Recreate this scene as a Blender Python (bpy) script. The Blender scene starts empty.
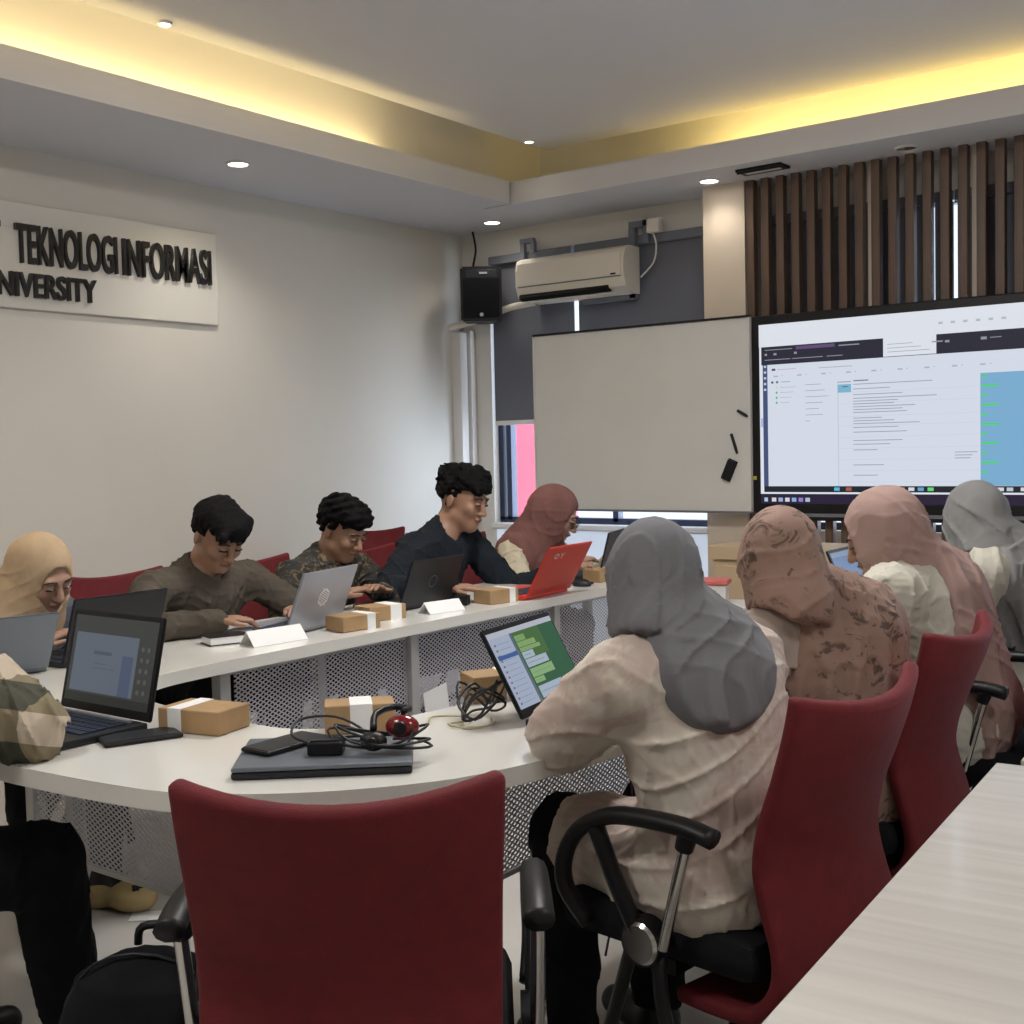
import bpy, bmesh, math, random
import numpy as np
from mathutils import Vector, Matrix, Euler
random.seed(7); rng = np.random.RandomState(5)
S = bpy.context.scene; COL = S.collection
V = Vector; PI = math.pi

# ------------------------------------------------------------------ materials
def mat(name, col, rough=.6, metal=0, emit=None, es=1, var=0, vscale=8, bump=0, bscale=60, coat=0, sheen=0, spec=.5):
    m = bpy.data.materials.new(name); m.use_nodes = True
    nt = m.node_tree; b = nt.nodes['Principled BSDF']
    b.inputs['Base Color'].default_value = (*col, 1); b.inputs['Roughness'].default_value = rough
    b.inputs['Metallic'].default_value = metal; b.inputs['Specular IOR Level'].default_value = spec
    if coat: b.inputs['Coat Weight'].default_value = coat; b.inputs['Coat Roughness'].default_value = .12
    if sheen: b.inputs['Sheen Weight'].default_value = sheen
    if emit: b.inputs['Emission Color'].default_value = (*emit, 1); b.inputs['Emission Strength'].default_value = es
    if var or bump: tc = nt.nodes.new('ShaderNodeTexCoord')
    if var:
        n = nt.nodes.new('ShaderNodeTexNoise'); n.inputs['Scale'].default_value = vscale; n.inputs['Detail'].default_value = 4
        r = nt.nodes.new('ShaderNodeValToRGB'); r.color_ramp.elements[0].position = .3; r.color_ramp.elements[1].position = .7
        r.color_ramp.elements[0].color = (*[c*(1-var) for c in col], 1); r.color_ramp.elements[1].color = (*[min(1, c*(1+var)) for c in col], 1)
        nt.links.new(tc.outputs['Object'], n.inputs['Vector']); nt.links.new(n.outputs['Fac'], r.inputs['Fac']); nt.links.new(r.outputs['Color'], b.inputs['Base Color'])
    if bump:
        n2 = nt.nodes.new('ShaderNodeTexNoise'); n2.inputs['Scale'].default_value = bscale; n2.inputs['Detail'].default_value = 3
        bp = nt.nodes.new('ShaderNodeBump'); bp.inputs['Strength'].default_value = bump; bp.inputs['Distance'].default_value = .01
        nt.links.new(tc.outputs['Object'], n2.inputs['Vector']); nt.links.new(n2.outputs['Fac'], bp.inputs['Height']); nt.links.new(bp.outputs['Normal'], b.inputs['Normal'])
    return m
def nodes(m): return m.node_tree.nodes, m.node_tree.links, m.node_tree.nodes['Principled BSDF']
def ramp(N, stops, const=False):
    r = N.new('ShaderNodeValToRGB'); e = r.color_ramp.elements
    if const: r.color_ramp.interpolation = 'CONSTANT'
    while len(e) < len(stops): e.new(.5)
    for k, (p, c) in enumerate(stops): e[k].position = p; e[k].color = (*c, 1)
    return r

M = {}
M['wall'] = mat('wall_paint', (.69, .66, .60), .8, var=.025, vscale=1.5)
M['ceil'] = mat('ceiling_paint', (.62, .62, .65), .85)
M['floor'] = mat('floor_tile', (.55, .53, .50), .25, var=.05, vscale=2)
M['tabletop'] = mat('white_laminate', (.72, .71, .67), .22, coat=.3)
M['tabletrim'] = mat('grey_metal', (.42, .42, .42), .45, .3)
M['red'] = mat('red_chair_fabric', (.135, .006, .011), .8, bump=.15, bscale=260, var=.12, vscale=30)
M['black'] = mat('black_plastic', (.006, .006, .0075), .45, spec=.35)
M['blackcloth'] = mat('black_fabric', (.011, .011, .013), .9, bump=.2, bscale=180, spec=.15)
M['chrome'] = mat('chrome', (.6, .58, .56), .18, 1)
M['dark'] = mat('dark_shell', (.014, .016, .020), .42, spec=.35)
M['silver'] = mat('silver_shell', (.36, .37, .42), .35, .4)
M['greyl'] = mat('grey_shell', (.16, .18, .21), .4, .4)
M['redl'] = mat('red_shell', (.62, .045, .028), .4)
M['kraft'] = mat('kraft_card', (.37, .235, .115), .7, var=.12, vscale=14)
M['paper'] = mat('white_paper', (.80, .80, .80), .7)
M['wood'] = mat('light_oak', (.60, .46, .30), .5)
M['white'] = mat('white_paint', (.72, .70, .67), .5)
M['ivory'] = mat('ivory_plastic', (.72, .67, .58), .4)
M['column'] = mat('cream_column', (.62, .53, .43), .6, var=.04, vscale=3)
M['board'] = mat('whiteboard_face', (.68, .675, .65), .3, var=.03, vscale=2.5)
M['blind'] = mat('grey_blind', (.135, .14, .165), .8, var=.04, vscale=3)
M['greymetal'] = mat('grey_painted_metal', (.16, .17, .20), .5)
M['sky'] = mat('daylight', (.9, .95, 1), .9, emit=(.80, .90, 1), es=1.3)
M['wallglow'] = mat('wall_glow', (.55, .60, .68), .5, emit=(.66, .76, .92), es=.42)  # bluish light on the lower wall, put in as emission
M['pink'] = mat('pink_facade', (.75, .13, .20), .8, emit=(.8, .12, .2), es=.45)  # daylight on the facade put in as emission
M['navy'] = mat('dark_blue_frame', (.02, .03, .07), .4)
M['letter'] = mat('black_letter', (.010, .010, .012), .3)
M['acrylic'] = mat('white_acrylic', (.70, .68, .63), .15, coat=.5)
M['lamp'] = mat('lamp_diffuser', (1, .95, .88), .5, emit=(1, .95, .88), es=9)
M['skin'] = mat('skin', (.33, .185, .12), .5, var=.06, vscale=14)
M['skinl'] = mat('skin_light', (.40, .235, .165), .5, var=.06, vscale=14)
M['hair'] = mat('black_hair', (.005, .0045, .005), .7, bump=.5, bscale=140, spec=.12)
M['eye'] = mat('eye_dark', (.03, .02, .018), .25)
M['lip'] = mat('lip', (.24, .085, .07), .5)
M['brow'] = mat('brow_hair', (.02, .014, .012), .8)
M['pants'] = mat('black_trousers', (.009, .009, .011), .95, var=.2, vscale=10, spec=.15)
M['clog'] = mat('beige_clog', (.36, .27, .12), .6)
M['redlid'] = mat('red_lid', (.65, .16, .14), .5)
M['cable'] = mat('black_cable', (.01, .01, .012), .5)
M['cableb'] = mat('beige_cable', (.48, .42, .26), .5)
M['keys'] = mat('keycaps', (.02, .03, .06), .5)
M['clear'] = mat('clear_plastic', (.7, .7, .68), .3)
M['redplastic'] = mat('glossy_red_plastic', (.18, .006, .01), .2, coat=.5)

# wood slat with fine vertical grain
m = M['slat'] = mat('walnut_slat', (.15, .09, .06), .5); N, L, b = nodes(m)
tc = N.new('ShaderNodeTexCoord'); mp = N.new('ShaderNodeMapping'); mp.inputs['Scale'].default_value = (40, 40, 1.2)
nz = N.new('ShaderNodeTexNoise'); nz.inputs['Scale'].default_value = 1.5
rp = ramp(N, [(.3, (.075, .044, .030)), (.7, (.145, .088, .058))])
L.new(tc.outputs['Object'], mp.inputs['Vector']); L.new(mp.outputs['Vector'], nz.inputs['Vector']); L.new(nz.outputs['Fac'], rp.inputs['Fac']); L.new(rp.outputs['Color'], b.inputs['Base Color'])
# pale ash table with grain across
m = M['ash'] = mat('pale_ash_laminate', (.52, .50, .46), .4, coat=.3); N, L, b = nodes(m)
tc = N.new('ShaderNodeTexCoord'); mp = N.new('ShaderNodeMapping'); mp.inputs['Scale'].default_value = (2.2, 42, 1); mp.inputs['Rotation'].default_value = (0, 0, .12)
nz = N.new('ShaderNodeTexNoise'); nz.inputs['Scale'].default_value = 1; nz.inputs['Detail'].default_value = 5
rp = ramp(N, [(.3, (.47, .45, .42)), (.7, (.57, .55, .52))])
L.new(tc.outputs['Object'], mp.inputs['Vector']); L.new(mp.outputs['Vector'], nz.inputs['Vector']); L.new(nz.outputs['Fac'], rp.inputs['Fac']); L.new(rp.outputs['Color'], b.inputs['Base Color'])
# expanded metal sheet: diamond openings cut by alpha from metric UVs
m = M['mesh'] = mat('expanded_metal', (.46, .46, .50), .45, .3); N, L, b = nodes(m)
uv = N.new('ShaderNodeUVMap'); sp = N.new('ShaderNodeSeparateXYZ'); L.new(uv.outputs['UV'], sp.inputs['Vector'])
def mth(op, a, c, x=None):
    n = N.new('ShaderNodeMath'); n.operation = op
    for k, q in enumerate((a, c, x)):
        if q is None: continue
        if isinstance(q, (int, float)): n.inputs[k].default_value = q
        else: L.new(q, n.inputs[k])
    return n.outputs[0]
uu = mth('MULTIPLY', sp.outputs['X'], 1/.024); vv = mth('MULTIPLY', sp.outputs['Y'], 1/.015)
a1 = mth('FRACT', mth('ADD', uu, vv), 0); a2 = mth('FRACT', mth('ADD', mth('SUBTRACT', uu, vv), 100), 0)
al = mth('MAXIMUM', mth('LESS_THAN', a1, .3), mth('LESS_THAN', a2, .3)); L.new(al, b.inputs['Alpha'])
# tiles on the floor
m = M['floor']; N, L, b = nodes(m)
# colour-attribute materials for screens (emitting) and for printed flat things
def attr_mat(name, es):
    m = bpy.data.materials.new(name); m.use_nodes = True; N, L, b = nodes(m)
    a = N.new('ShaderNodeAttribute'); a.attribute_name = 'Col'
    b.inputs['Roughness'].default_value = .25; b.inputs['Specular IOR Level'].default_value = .15; b.inputs['Base Color'].default_value = (.008, .008, .008, 1)
    L.new(a.outputs['Color'], b.inputs['Emission Color']); b.inputs['Emission Strength'].default_value = es
    return m
M['screen'] = attr_mat('lit_screen', .74)
M['screendim'] = attr_mat('dim_lit_screen', .45)
def voro(name, base, spot, scale, thr, rough=.8, stretch=(1, 1, 1), var2=None):
    m = mat(name, base, rough); N, L, b = nodes(m)
    tc = N.new('ShaderNodeTexCoord'); mp = N.new('ShaderNodeMapping'); mp.inputs['Scale'].default_value = stretch
    nz = N.new('ShaderNodeTexNoise'); nz.inputs['Scale'].default_value = scale; nz.inputs['Detail'].default_value = 6; nz.inputs['Roughness'].default_value = .65; nz.inputs['Distortion'].default_value = 1.2
    nb = N.new('ShaderNodeTexNoise'); nb.inputs['Scale'].default_value = 5
    rp = ramp(N, [(thr-.04, base), (thr+.02, spot)]); rb = ramp(N, [(.35, (1, 1, 1)), (.65, (.78, .76, .76))])
    mx = N.new('ShaderNodeMix'); mx.data_type = 'RGBA'; mx.blend_type = 'MULTIPLY'; mx.inputs[0].default_value = 1
    L.new(tc.outputs['Object'], mp.inputs['Vector']); L.new(mp.outputs['Vector'], nz.inputs['Vector']); L.new(tc.outputs['Object'], nb.inputs['Vector'])
    L.new(nz.outputs['Fac'], rp.inputs['Fac']); L.new(nb.outputs['Fac'], rb.inputs['Fac']); L.new(rp.outputs['Color'], mx.inputs[6]); L.new(rb.outputs['Color'], mx.inputs[7]); L.new(mx.outputs[2], b.inputs['Base Color'])
    return m
M['leafhijab'] = voro('brown_leaf_print', (.33, .21, .165), (.12, .075, .055), 14, .585, stretch=(1, 1, 1.4))
M['batik'] = voro('dark_batik', (.02, .02, .02), (.17, .12, .045), 34, .57)
M['plaid'] = mat('plaid_cotton', (.4, .35, .25), .85); N, L, b = nodes(M['plaid'])
tc = N.new('ShaderNodeTexCoord'); sp = N.new('ShaderNodeSeparateXYZ'); L.new(tc.outputs['Object'], sp.inputs['Vector'])
s1 = mth('GREATER_THAN', mth('SINE', mth('MULTIPLY', mth('ADD', sp.outputs['X'], mth('MULTIPLY', sp.outputs['Y'], .35)), 46), 0), -.1)
s2 = mth('GREATER_THAN', mth('SINE', mth('MULTIPLY', mth('ADD', sp.outputs['Z'], mth('MULTIPLY', sp.outputs['Y'], .3)), 52), 0), .1)
rp = ramp(N, [(0, (.50, .42, .33)), (.4, (.22, .18, .11)), (.8, (.055, .055, .035))], True)
L.new(mth('MULTIPLY', mth('ADD', s1, s2), .45), rp.inputs['Fac']); L.new(rp.outputs['Color'], b.inputs['Base Color'])
def cloth(name, c, var=.12): return mat(name, c, .9, var=var, vscale=9, bump=.12, bscale=300, spec=.2)
M['h_cream'] = cloth('cream_hijab', (.52, .38, .24)); M['h_mauve'] = cloth('mauve_hijab', (.20, .095, .085))
M['h_grey'] = cloth('grey_hijab', (.19, .19, .205), .08); M['h_pink'] = cloth('dusty_pink_hijab', (.36, .245, .22), .12)
M['h_grey2'] = cloth('light_grey_hijab', (.22, .22, .22), .1)
M['c_denim'] = cloth('slate_shirt', (.10, .11, .14)); M['c_olive'] = cloth('olive_brown_shirt', (.085, .071, .056), .2)
M['c_black'] = cloth('black_shirt', (.012, .016, .022)); M['c_cream'] = cloth('cream_blouse', (.56, .50, .38), .1)
M['c_tie'] = voro('cream_tie_dye_tunic', (.70, .64, .55), (.60, .49, .43), 3.2, .52, .9); M['c_white'] = cloth('offwhite_blouse', (.52, .50, .43), .1)
M['c_rose'] = cloth('rose_beige_tunic', (.40, .33, .29), .12); M['c_brown'] = M['leafhijab']
M['c_pale'] = cloth('pale_lilac_tunic', (.50, .45, .47), .1); M['c_lilac'] = cloth('lilac_skirt', (.30, .27, .31), .12)

# ------------------------------------------------------------------ mesh builders
def tagd(o, label=None, cat=None, group=None, kind=None):
    if label: o['label'] = label
    if cat: o['category'] = cat
    if group: o['group'] = group
    if kind: o['kind'] = kind
    return o
def thing(name, label, cat, loc=(0, 0, 0), rz=0, group=None):
    o = bpy.data.objects.new(name, None); COL.objects.link(o); o.empty_display_size = .1
    o.location = loc; o.rotation_euler = (0, 0, rz); return tagd(o, label, cat, group)
def copy_tree(o, parent=None):
    c = o.copy(); COL.objects.link(c)
    if parent: c.parent = parent
    for ch in list(o.children): copy_tree(ch, c)
    return c
class B:
    def __init__(s): s.bm = bmesh.new(); s.uv = None
    def box(s, c, d, rot=None, bev=0):
        r = bmesh.ops.create_cube(s.bm, size=1); vs = r['verts']
        mt = Matrix.Translation(V(c)) @ (rot.to_matrix().to_4x4() if rot else Matrix.Identity(4)) @ Matrix.Diagonal((*d, 1))
        bmesh.ops.transform(s.bm, matrix=mt, verts=vs)
        if bev:
            es = list({e for v in vs for e in v.link_edges}); bmesh.ops.bevel(s.bm, geom=es, offset=bev, segments=2, affect='EDGES', profile=.5)
        return s
    def ring(s, pts, close=True): return [s.bm.verts.new(p) for p in pts]
    def loft(s, rings, cap=True):
        R = [s.ring(r) for r in rings]; n = len(R[0])
        for a, c in zip(R, R[1:]):
            for k in range(n): s.bm.faces.new((a[k], a[(k+1) % n], c[(k+1) % n], c[k]))
        if cap: s.bm.faces.new(list(reversed(R[0]))); s.bm.faces.new(R[-1])
        return s
    def tube(s, pts, r, seg=8, smooth=True, flat=1):
        P = [V(p) for p in pts]
        if smooth and len(P) > 2:
            Q = []
            for k in range(len(P)-1):
                p0, p1, p2, p3 = P[max(k-1, 0)], P[k], P[k+1], P[min(k+2, len(P)-1)]
                for t in (0, .25, .5, .75): Q.append(.5*((2*p1)+(p2-p0)*t+(2*p0-5*p1+4*p2-p3)*t*t+(3*p1-p0-3*p2+p3)*t**3))
            P = Q+[P[-1]]
        rs = r if isinstance(r, (list, tuple)) else [r]*2
        up = V((0, 0, 1)); rings = []; prev = None
        for k, p in enumerate(P):
            d = (P[min(k+1, len(P)-1)]-P[max(k-1, 0)]).normalized()
            if prev is None: x = d.cross(up if abs(d.z) < .95 else V((1, 0, 0))).normalized()
            else: x = (prev-d*prev.dot(d)).normalized()
            prev = x; y = d.cross(x); t = k/max(1, len(P)-1); rr = rs[0]*(1-t)+rs[-1]*t
            rings.append([p+x*rr*math.cos(a)+y*rr*flat*math.sin(a) for a in [2*PI*j/seg for j in range(seg)]])
        return s.loft(rings)
    def cyl(s, a, c, r1, r2=None, seg=20): return s.tube([a, c], [r1, r2 if r2 is not None else r1], seg, False)
    def prism(s, poly, z0, z1, bev=0):
        a = [s.bm.verts.new((x, y, z0)) for x, y in poly]; c = [s.bm.verts.new((x, y, z1)) for x, y in poly]; n = len(poly)
        s.bm.faces.new(list(reversed(a))); s.bm.faces.new(c)
        for k in range(n): s.bm.faces.new((a[k], a[(k+1) % n], c[(k+1) % n], c[k]))
        return s
    def poly3(s, pts): s.bm.faces.new([s.bm.verts.new(p) for p in pts]); return s
    def obj(s, name, m, parent=None, smooth=False, off=None):
        if off is not None: bmesh.ops.translate(s.bm, verts=s.bm.verts, vec=-V(off))
        bmesh.ops.recalc_face_normals(s.bm, faces=s.bm.faces)
        me = bpy.data.meshes.new(name); s.bm.to_mesh(me); s.bm.free()
        if smooth:
            me.shade_smooth()
            if smooth != 'all':
                try: me.set_sharp_from_angle(angle=.7)
                except Exception: pass
        me.materials.append(m if not isinstance(m, str) else M[m])
        o = bpy.data.objects.new(name, me); COL.objects.link(o)
        if parent: o.parent = parent
        return o
def struct(name, b, m): return tagd(b.obj(name, m), kind='structure')
def box(c, d, bev=0, rot=None): return B().box(c, d, rot, bev)
def span(x0, x1, y0, y1, z0, z1, bev=0): return B().box(((x0+x1)/2, (y0+y1)/2, (z0+z1)/2), (x1-x0, y1-y0, z1-z0), None, bev)
def panel_uv(name, path, z0, z1, m, parent, off, zt=None):
    """vertical sheet along a plan path with metric UVs"""
    me = bpy.data.meshes.new(name); vs = []; fs = []; uvs = []; d = 0
    for k, (x, y) in enumerate(path):
        if k: d += math.hypot(x-path[k-1][0], y-path[k-1][1])
        zz = z0[k] if isinstance(z0, list) else z0
        vs += [(x-off[0], y-off[1], zz-off[2]), (x-off[0], y-off[1], z1-off[2])]; uvs += [(d, zz), (d, z1)]
    for k in range(len(path)-1): fs.append((2*k, 2*k+2, 2*k+3, 2*k+1))
    me.from_pydata(vs, [], fs); ul = me.uv_layers.new(name='UVMap')
    for l in me.loops: ul.data[l.index].uv = uvs[l.vertex_index]
    me.materials.append(M[m]); o = bpy.data.objects.new(name, me); COL.objects.link(o); o.parent = parent
    sm = o.modifiers.new('Solid', 'SOLIDIFY'); sm.thickness = .003
    return o
def rects(name, fn, rl, m, parent):
    """flat display: list of (u0,v0,u1,v1,colour) or polygons [(u,v)..],colour ; fn(u,v,layer)->xyz"""
    me = bpy.data.meshes.new(name); vs = []; fs = []; cs = []
    for k, r in enumerate(rl):
        if len(r) == 5: pts = [(r[0], r[1]), (r[2], r[1]), (r[2], r[3]), (r[0], r[3])]; c = r[4]
        else: pts, c = r
        i = len(vs); vs += [fn(u, v, k) for u, v in pts]; fs.append(tuple(range(i, i+len(pts)))); cs.append(c)
    me.from_pydata(vs, [], fs); ca = me.color_attributes.new('Col', 'FLOAT_COLOR', 'CORNER')
    for p in me.polygons:
        for li in p.loop_indices: ca.data[li].color = (*cs[p.index], 1)
    me.materials.append(M[m]); o = bpy.data.objects.new(name, me); COL.objects.link(o)
    if parent: o.parent = parent
    return o
def text(name, body, h, m, ext=.01, off=.0):
    cu = bpy.data.curves.new(name, 'FONT'); cu.body = body; cu.size = 1; cu.extrude = ext/h*.7; cu.offset = off
    o = bpy.data.objects.new(name, cu); COL.objects.link(o)
    dg = bpy.context.evaluated_depsgraph_get(); me = bpy.data.meshes.new_from_object(o.evaluated_get(dg))
    bpy.data.objects.remove(o); xs = [v.co.x for v in me.vertices]; ys = [v.co.y for v in me.vertices]
    me.materials.append(M[m]); return me, min(xs), max(xs), min(ys), max(ys)

# ------------------------------------------------------------------ signed distance modelling (numpy)
class Field:
    def __init__(s, lo, hi, h):
        s.h = h; s.lo = np.array(lo, np.float32); n = np.ceil((np.array(hi)-s.lo)/h).astype(int)+1; s.n = n
        s.ax = [(s.lo[i]+h*np.arange(n[i])).astype(np.float32) for i in range(3)]
        s.f = np.full(n, .2, np.float32)
    def sub(s, lo, hi):
        sl = []
        for i in range(3):
            a = int(max(0, (lo[i]-s.lo[i])//s.h)); b_ = int(min(s.n[i], (hi[i]-s.lo[i])//s.h+2)); sl.append(slice(a, max(a+1, b_)))
        g = np.meshgrid(s.ax[0][sl[0]], s.ax[1][sl[1]], s.ax[2][sl[2]], indexing='ij', sparse=True)
        return tuple(sl), g
    def smin(s, sl, d, k):
        a = s.f[sl]
        if k <= 0: s.f[sl] = np.minimum(a, d); return
        t = np.clip(.5+.5*(a-d)/k, 0, 1); s.f[sl] = a*(1-t)+d*t-k*t*(1-t)
    def cone(s, a, b_, ra, rb, k=.02, cut=False):
        a = np.array(a, float); b_ = np.array(b_, float); R = max(ra, rb)+k+.03
        sl, g = s.sub(np.minimum(a, b_)-R, np.maximum(a, b_)+R)
        d = cone_d(g, a, b_, ra, rb)
        if cut: s.f[sl] = smax(s.f[sl], -d, k)
        else: s.smin(sl, d, k)
    def ell(s, c, r, Q=None, k=.02, cut=False):
        c = np.array(c, float); R = max(r)+k+.03; sl, g = s.sub(c-R, c+R)
        d = ell_d(g, c, r, Q)
        if cut: s.f[sl] = smax(s.f[sl], -d, k)
        else: s.smin(sl, d, k)
    def grid(s): return np.meshgrid(*s.ax, indexing='ij', sparse=True)
    def mesh(s, name, m, parent, off, smooth_it=1):
        f = s.f; f[0] = f[-1] = .2; f[:, 0] = f[:, -1] = .2; f[:, :, 0] = f[:, :, -1] = .2
        ins = f < 0; nx, ny, nz = f.shape
        c8 = [ins[i:nx-1+i, j:ny-1+j, k:nz-1+k] for i in (0, 1) for j in (0, 1) for k in (0, 1)]
        sm = np.zeros(c8[0].shape, np.int8)
        for q in c8: sm += q
        act = (sm > 0) & (sm < 8); idx = -np.ones(act.shape, np.int32); ids = np.argwhere(act); idx[act] = np.arange(len(ids))
        P = np.zeros((len(ids), 3)); W = np.zeros(len(ids))
        I, J, K = ids.T
        corners = [(i, j, k) for i in (0, 1) for j in (0, 1) for k in (0, 1)]
        val = {c: f[I+c[0], J+c[1], K+c[2]].astype(float) for c in corners}
        for a in corners:
            for ax in range(3):
                if a[ax] == 0:
                    b_ = tuple(a[i]+(i == ax) for i in range(3)); va, vb = val[a], val[b_]; cr = (va < 0) != (vb < 0)
                    t = np.where(cr, va/np.where(cr, va-vb, 1), 0); q = np.tile(np.array(a, float), (len(ids), 1)); q[:, ax] += t
                    P += q*cr[:, None]; W += cr
        P = (P/W[:, None]+ids)*s.h+s.lo-np.array(off)
        F = []
        for ax in range(3):
            a, c = [x for x in range(3) if x != ax]
            s0 = [slice(0, f.shape[i]) for i in range(3)]; s1 = list(s0); s0[ax] = slice(0, -1); s1[ax] = slice(1, None)
            A, C = ins[tuple(s0)], ins[tuple(s1)]; e = np.argwhere(A != C); e = e[(e[:, a] > 0) & (e[:, c] > 0) & (e[:, a] < f.shape[a]-1) & (e[:, c] < f.shape[c]-1)]
            da = np.zeros(3, int); da[a] = 1; dc = np.zeros(3, int); dc[c] = 1
            q = np.stack([idx[tuple((e-da-dc).T)], idx[tuple((e-dc).T)], idx[tuple(e.T)], idx[tuple((e-da).T)]], 1)
            flip = A[tuple(e.T)] ^ (ax == 1); q[~flip] = q[~flip][:, ::-1]; F.append(q)
        F = np.concatenate(F); F = F[(F >= 0).all(1)]
        me = bpy.data.meshes.new(name); me.vertices.add(len(P)); me.vertices.foreach_set('co', P.astype(np.float32).ravel())
        me.loops.add(F.size); me.loops.foreach_set('vertex_index', F.ravel().astype(np.int32)); me.polygons.add(len(F))
        me.polygons.foreach_set('loop_start', np.arange(0, F.size, 4, dtype=np.int32)); me.update(calc_edges=True); me.validate()
        me.shade_smooth(); me.materials.append(M[m] if isinstance(m, str) else m)
        o = bpy.data.objects.new(name, me); COL.objects.link(o)
        if parent: o.parent = parent
        return o
def smax(a, b_, k):
    if k <= 0: return np.maximum(a, b_)
    t = np.clip(.5-.5*(a-b_)/k, 0, 1); return a*(1-t)+b_*t+k*t*(1-t)
def cone_d(g, a, b_, ra, rb):
    ab = b_-a; L2 = float(ab@ab)+1e-9
    t = np.clip(((g[0]-a[0])*ab[0]+(g[1]-a[1])*ab[1]+(g[2]-a[2])*ab[2])/L2, 0, 1).astype(np.float32)
    return np.sqrt((g[0]-a[0]-t*ab[0])**2+(g[1]-a[1]-t*ab[1])**2+(g[2]-a[2]-t*ab[2])**2)-(ra+(rb-ra)*t)
def ell_d(g, c, r, Q=None):
    x, y, z = g[0]-c[0], g[1]-c[1], g[2]-c[2]
    if Q is not None: x, y, z = [Q[i][0]*x+Q[i][1]*y+Q[i][2]*z for i in range(3)]
    k0 = np.sqrt((x/r[0])**2+(y/r[1])**2+(z/r[2])**2); k1 = np.sqrt((x/r[0]**2)**2+(y/r[1]**2)**2+(z/r[2]**2)**2)+1e-9
    return k0*(k0-1)/k1
def noise(g, freq, seed, n=5, st=(1, 1, 1)):
    r = np.random.RandomState(seed); o = 0
    for _ in range(n):
        k = r.randn(3); k = k/np.linalg.norm(k)*freq*(.6+.9*r.rand())*np.array(st)
        o = o+np.sin(g[0]*k[0]+g[1]*k[1]+g[2]*k[2]+r.rand()*6.28)
    return o/n**.5
def folds(g, amp, freq, seed, st=(1, 1, 1)):
    w = noise(g, freq*.35, seed+1, 4)
    r = np.random.RandomState(seed); k = r.randn(3)*np.array(st); k = k/np.linalg.norm(k)*freq
    k2 = r.randn(3)*np.array(st); k2 = k2/np.linalg.norm(k2)*freq*.7
    a = 1-np.abs(np.sin(g[0]*k[0]+g[1]*k[1]+g[2]*k[2]+2.2*w)); c = 1-np.abs(np.sin(g[0]*k2[0]+g[1]*k2[1]+g[2]*k2[2]-1.8*w+1))
    k3 = r.randn(3)*np.array(st); k3 = k3/np.linalg.norm(k3)*freq*2.3
    d = 1-np.abs(np.sin(g[0]*k3[0]+g[1]*k3[1]+g[2]*k3[2]+2.6*w+1.4*noise(g, freq*.9, seed+5, 4)))
    return amp*(a**4*1.5+.8*c**3+.55*d**3-.6)
def pleats(g, o, ax, fw, rt, n, amp, seed, top, ramp_=.18):
    x = sum(rt[i]*(g[i]-o[i]) for i in range(3)); y = sum(fw[i]*(g[i]-o[i]) for i in range(3)); z = sum(ax[i]*(g[i]-o[i]) for i in range(3))
    th = np.arctan2(x, y); w = noise(g, 9, seed, 4); h = np.clip((top-z)/ramp_, 0, 1)
    q = np.cos(th*n+1.9*w); q2 = np.cos(th*n*.55-1.5*w+2+z*9)
    return amp*h*(.6*np.sign(q)*np.abs(q)**.6+.7*(1-np.abs(q2))**2-.2)

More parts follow.
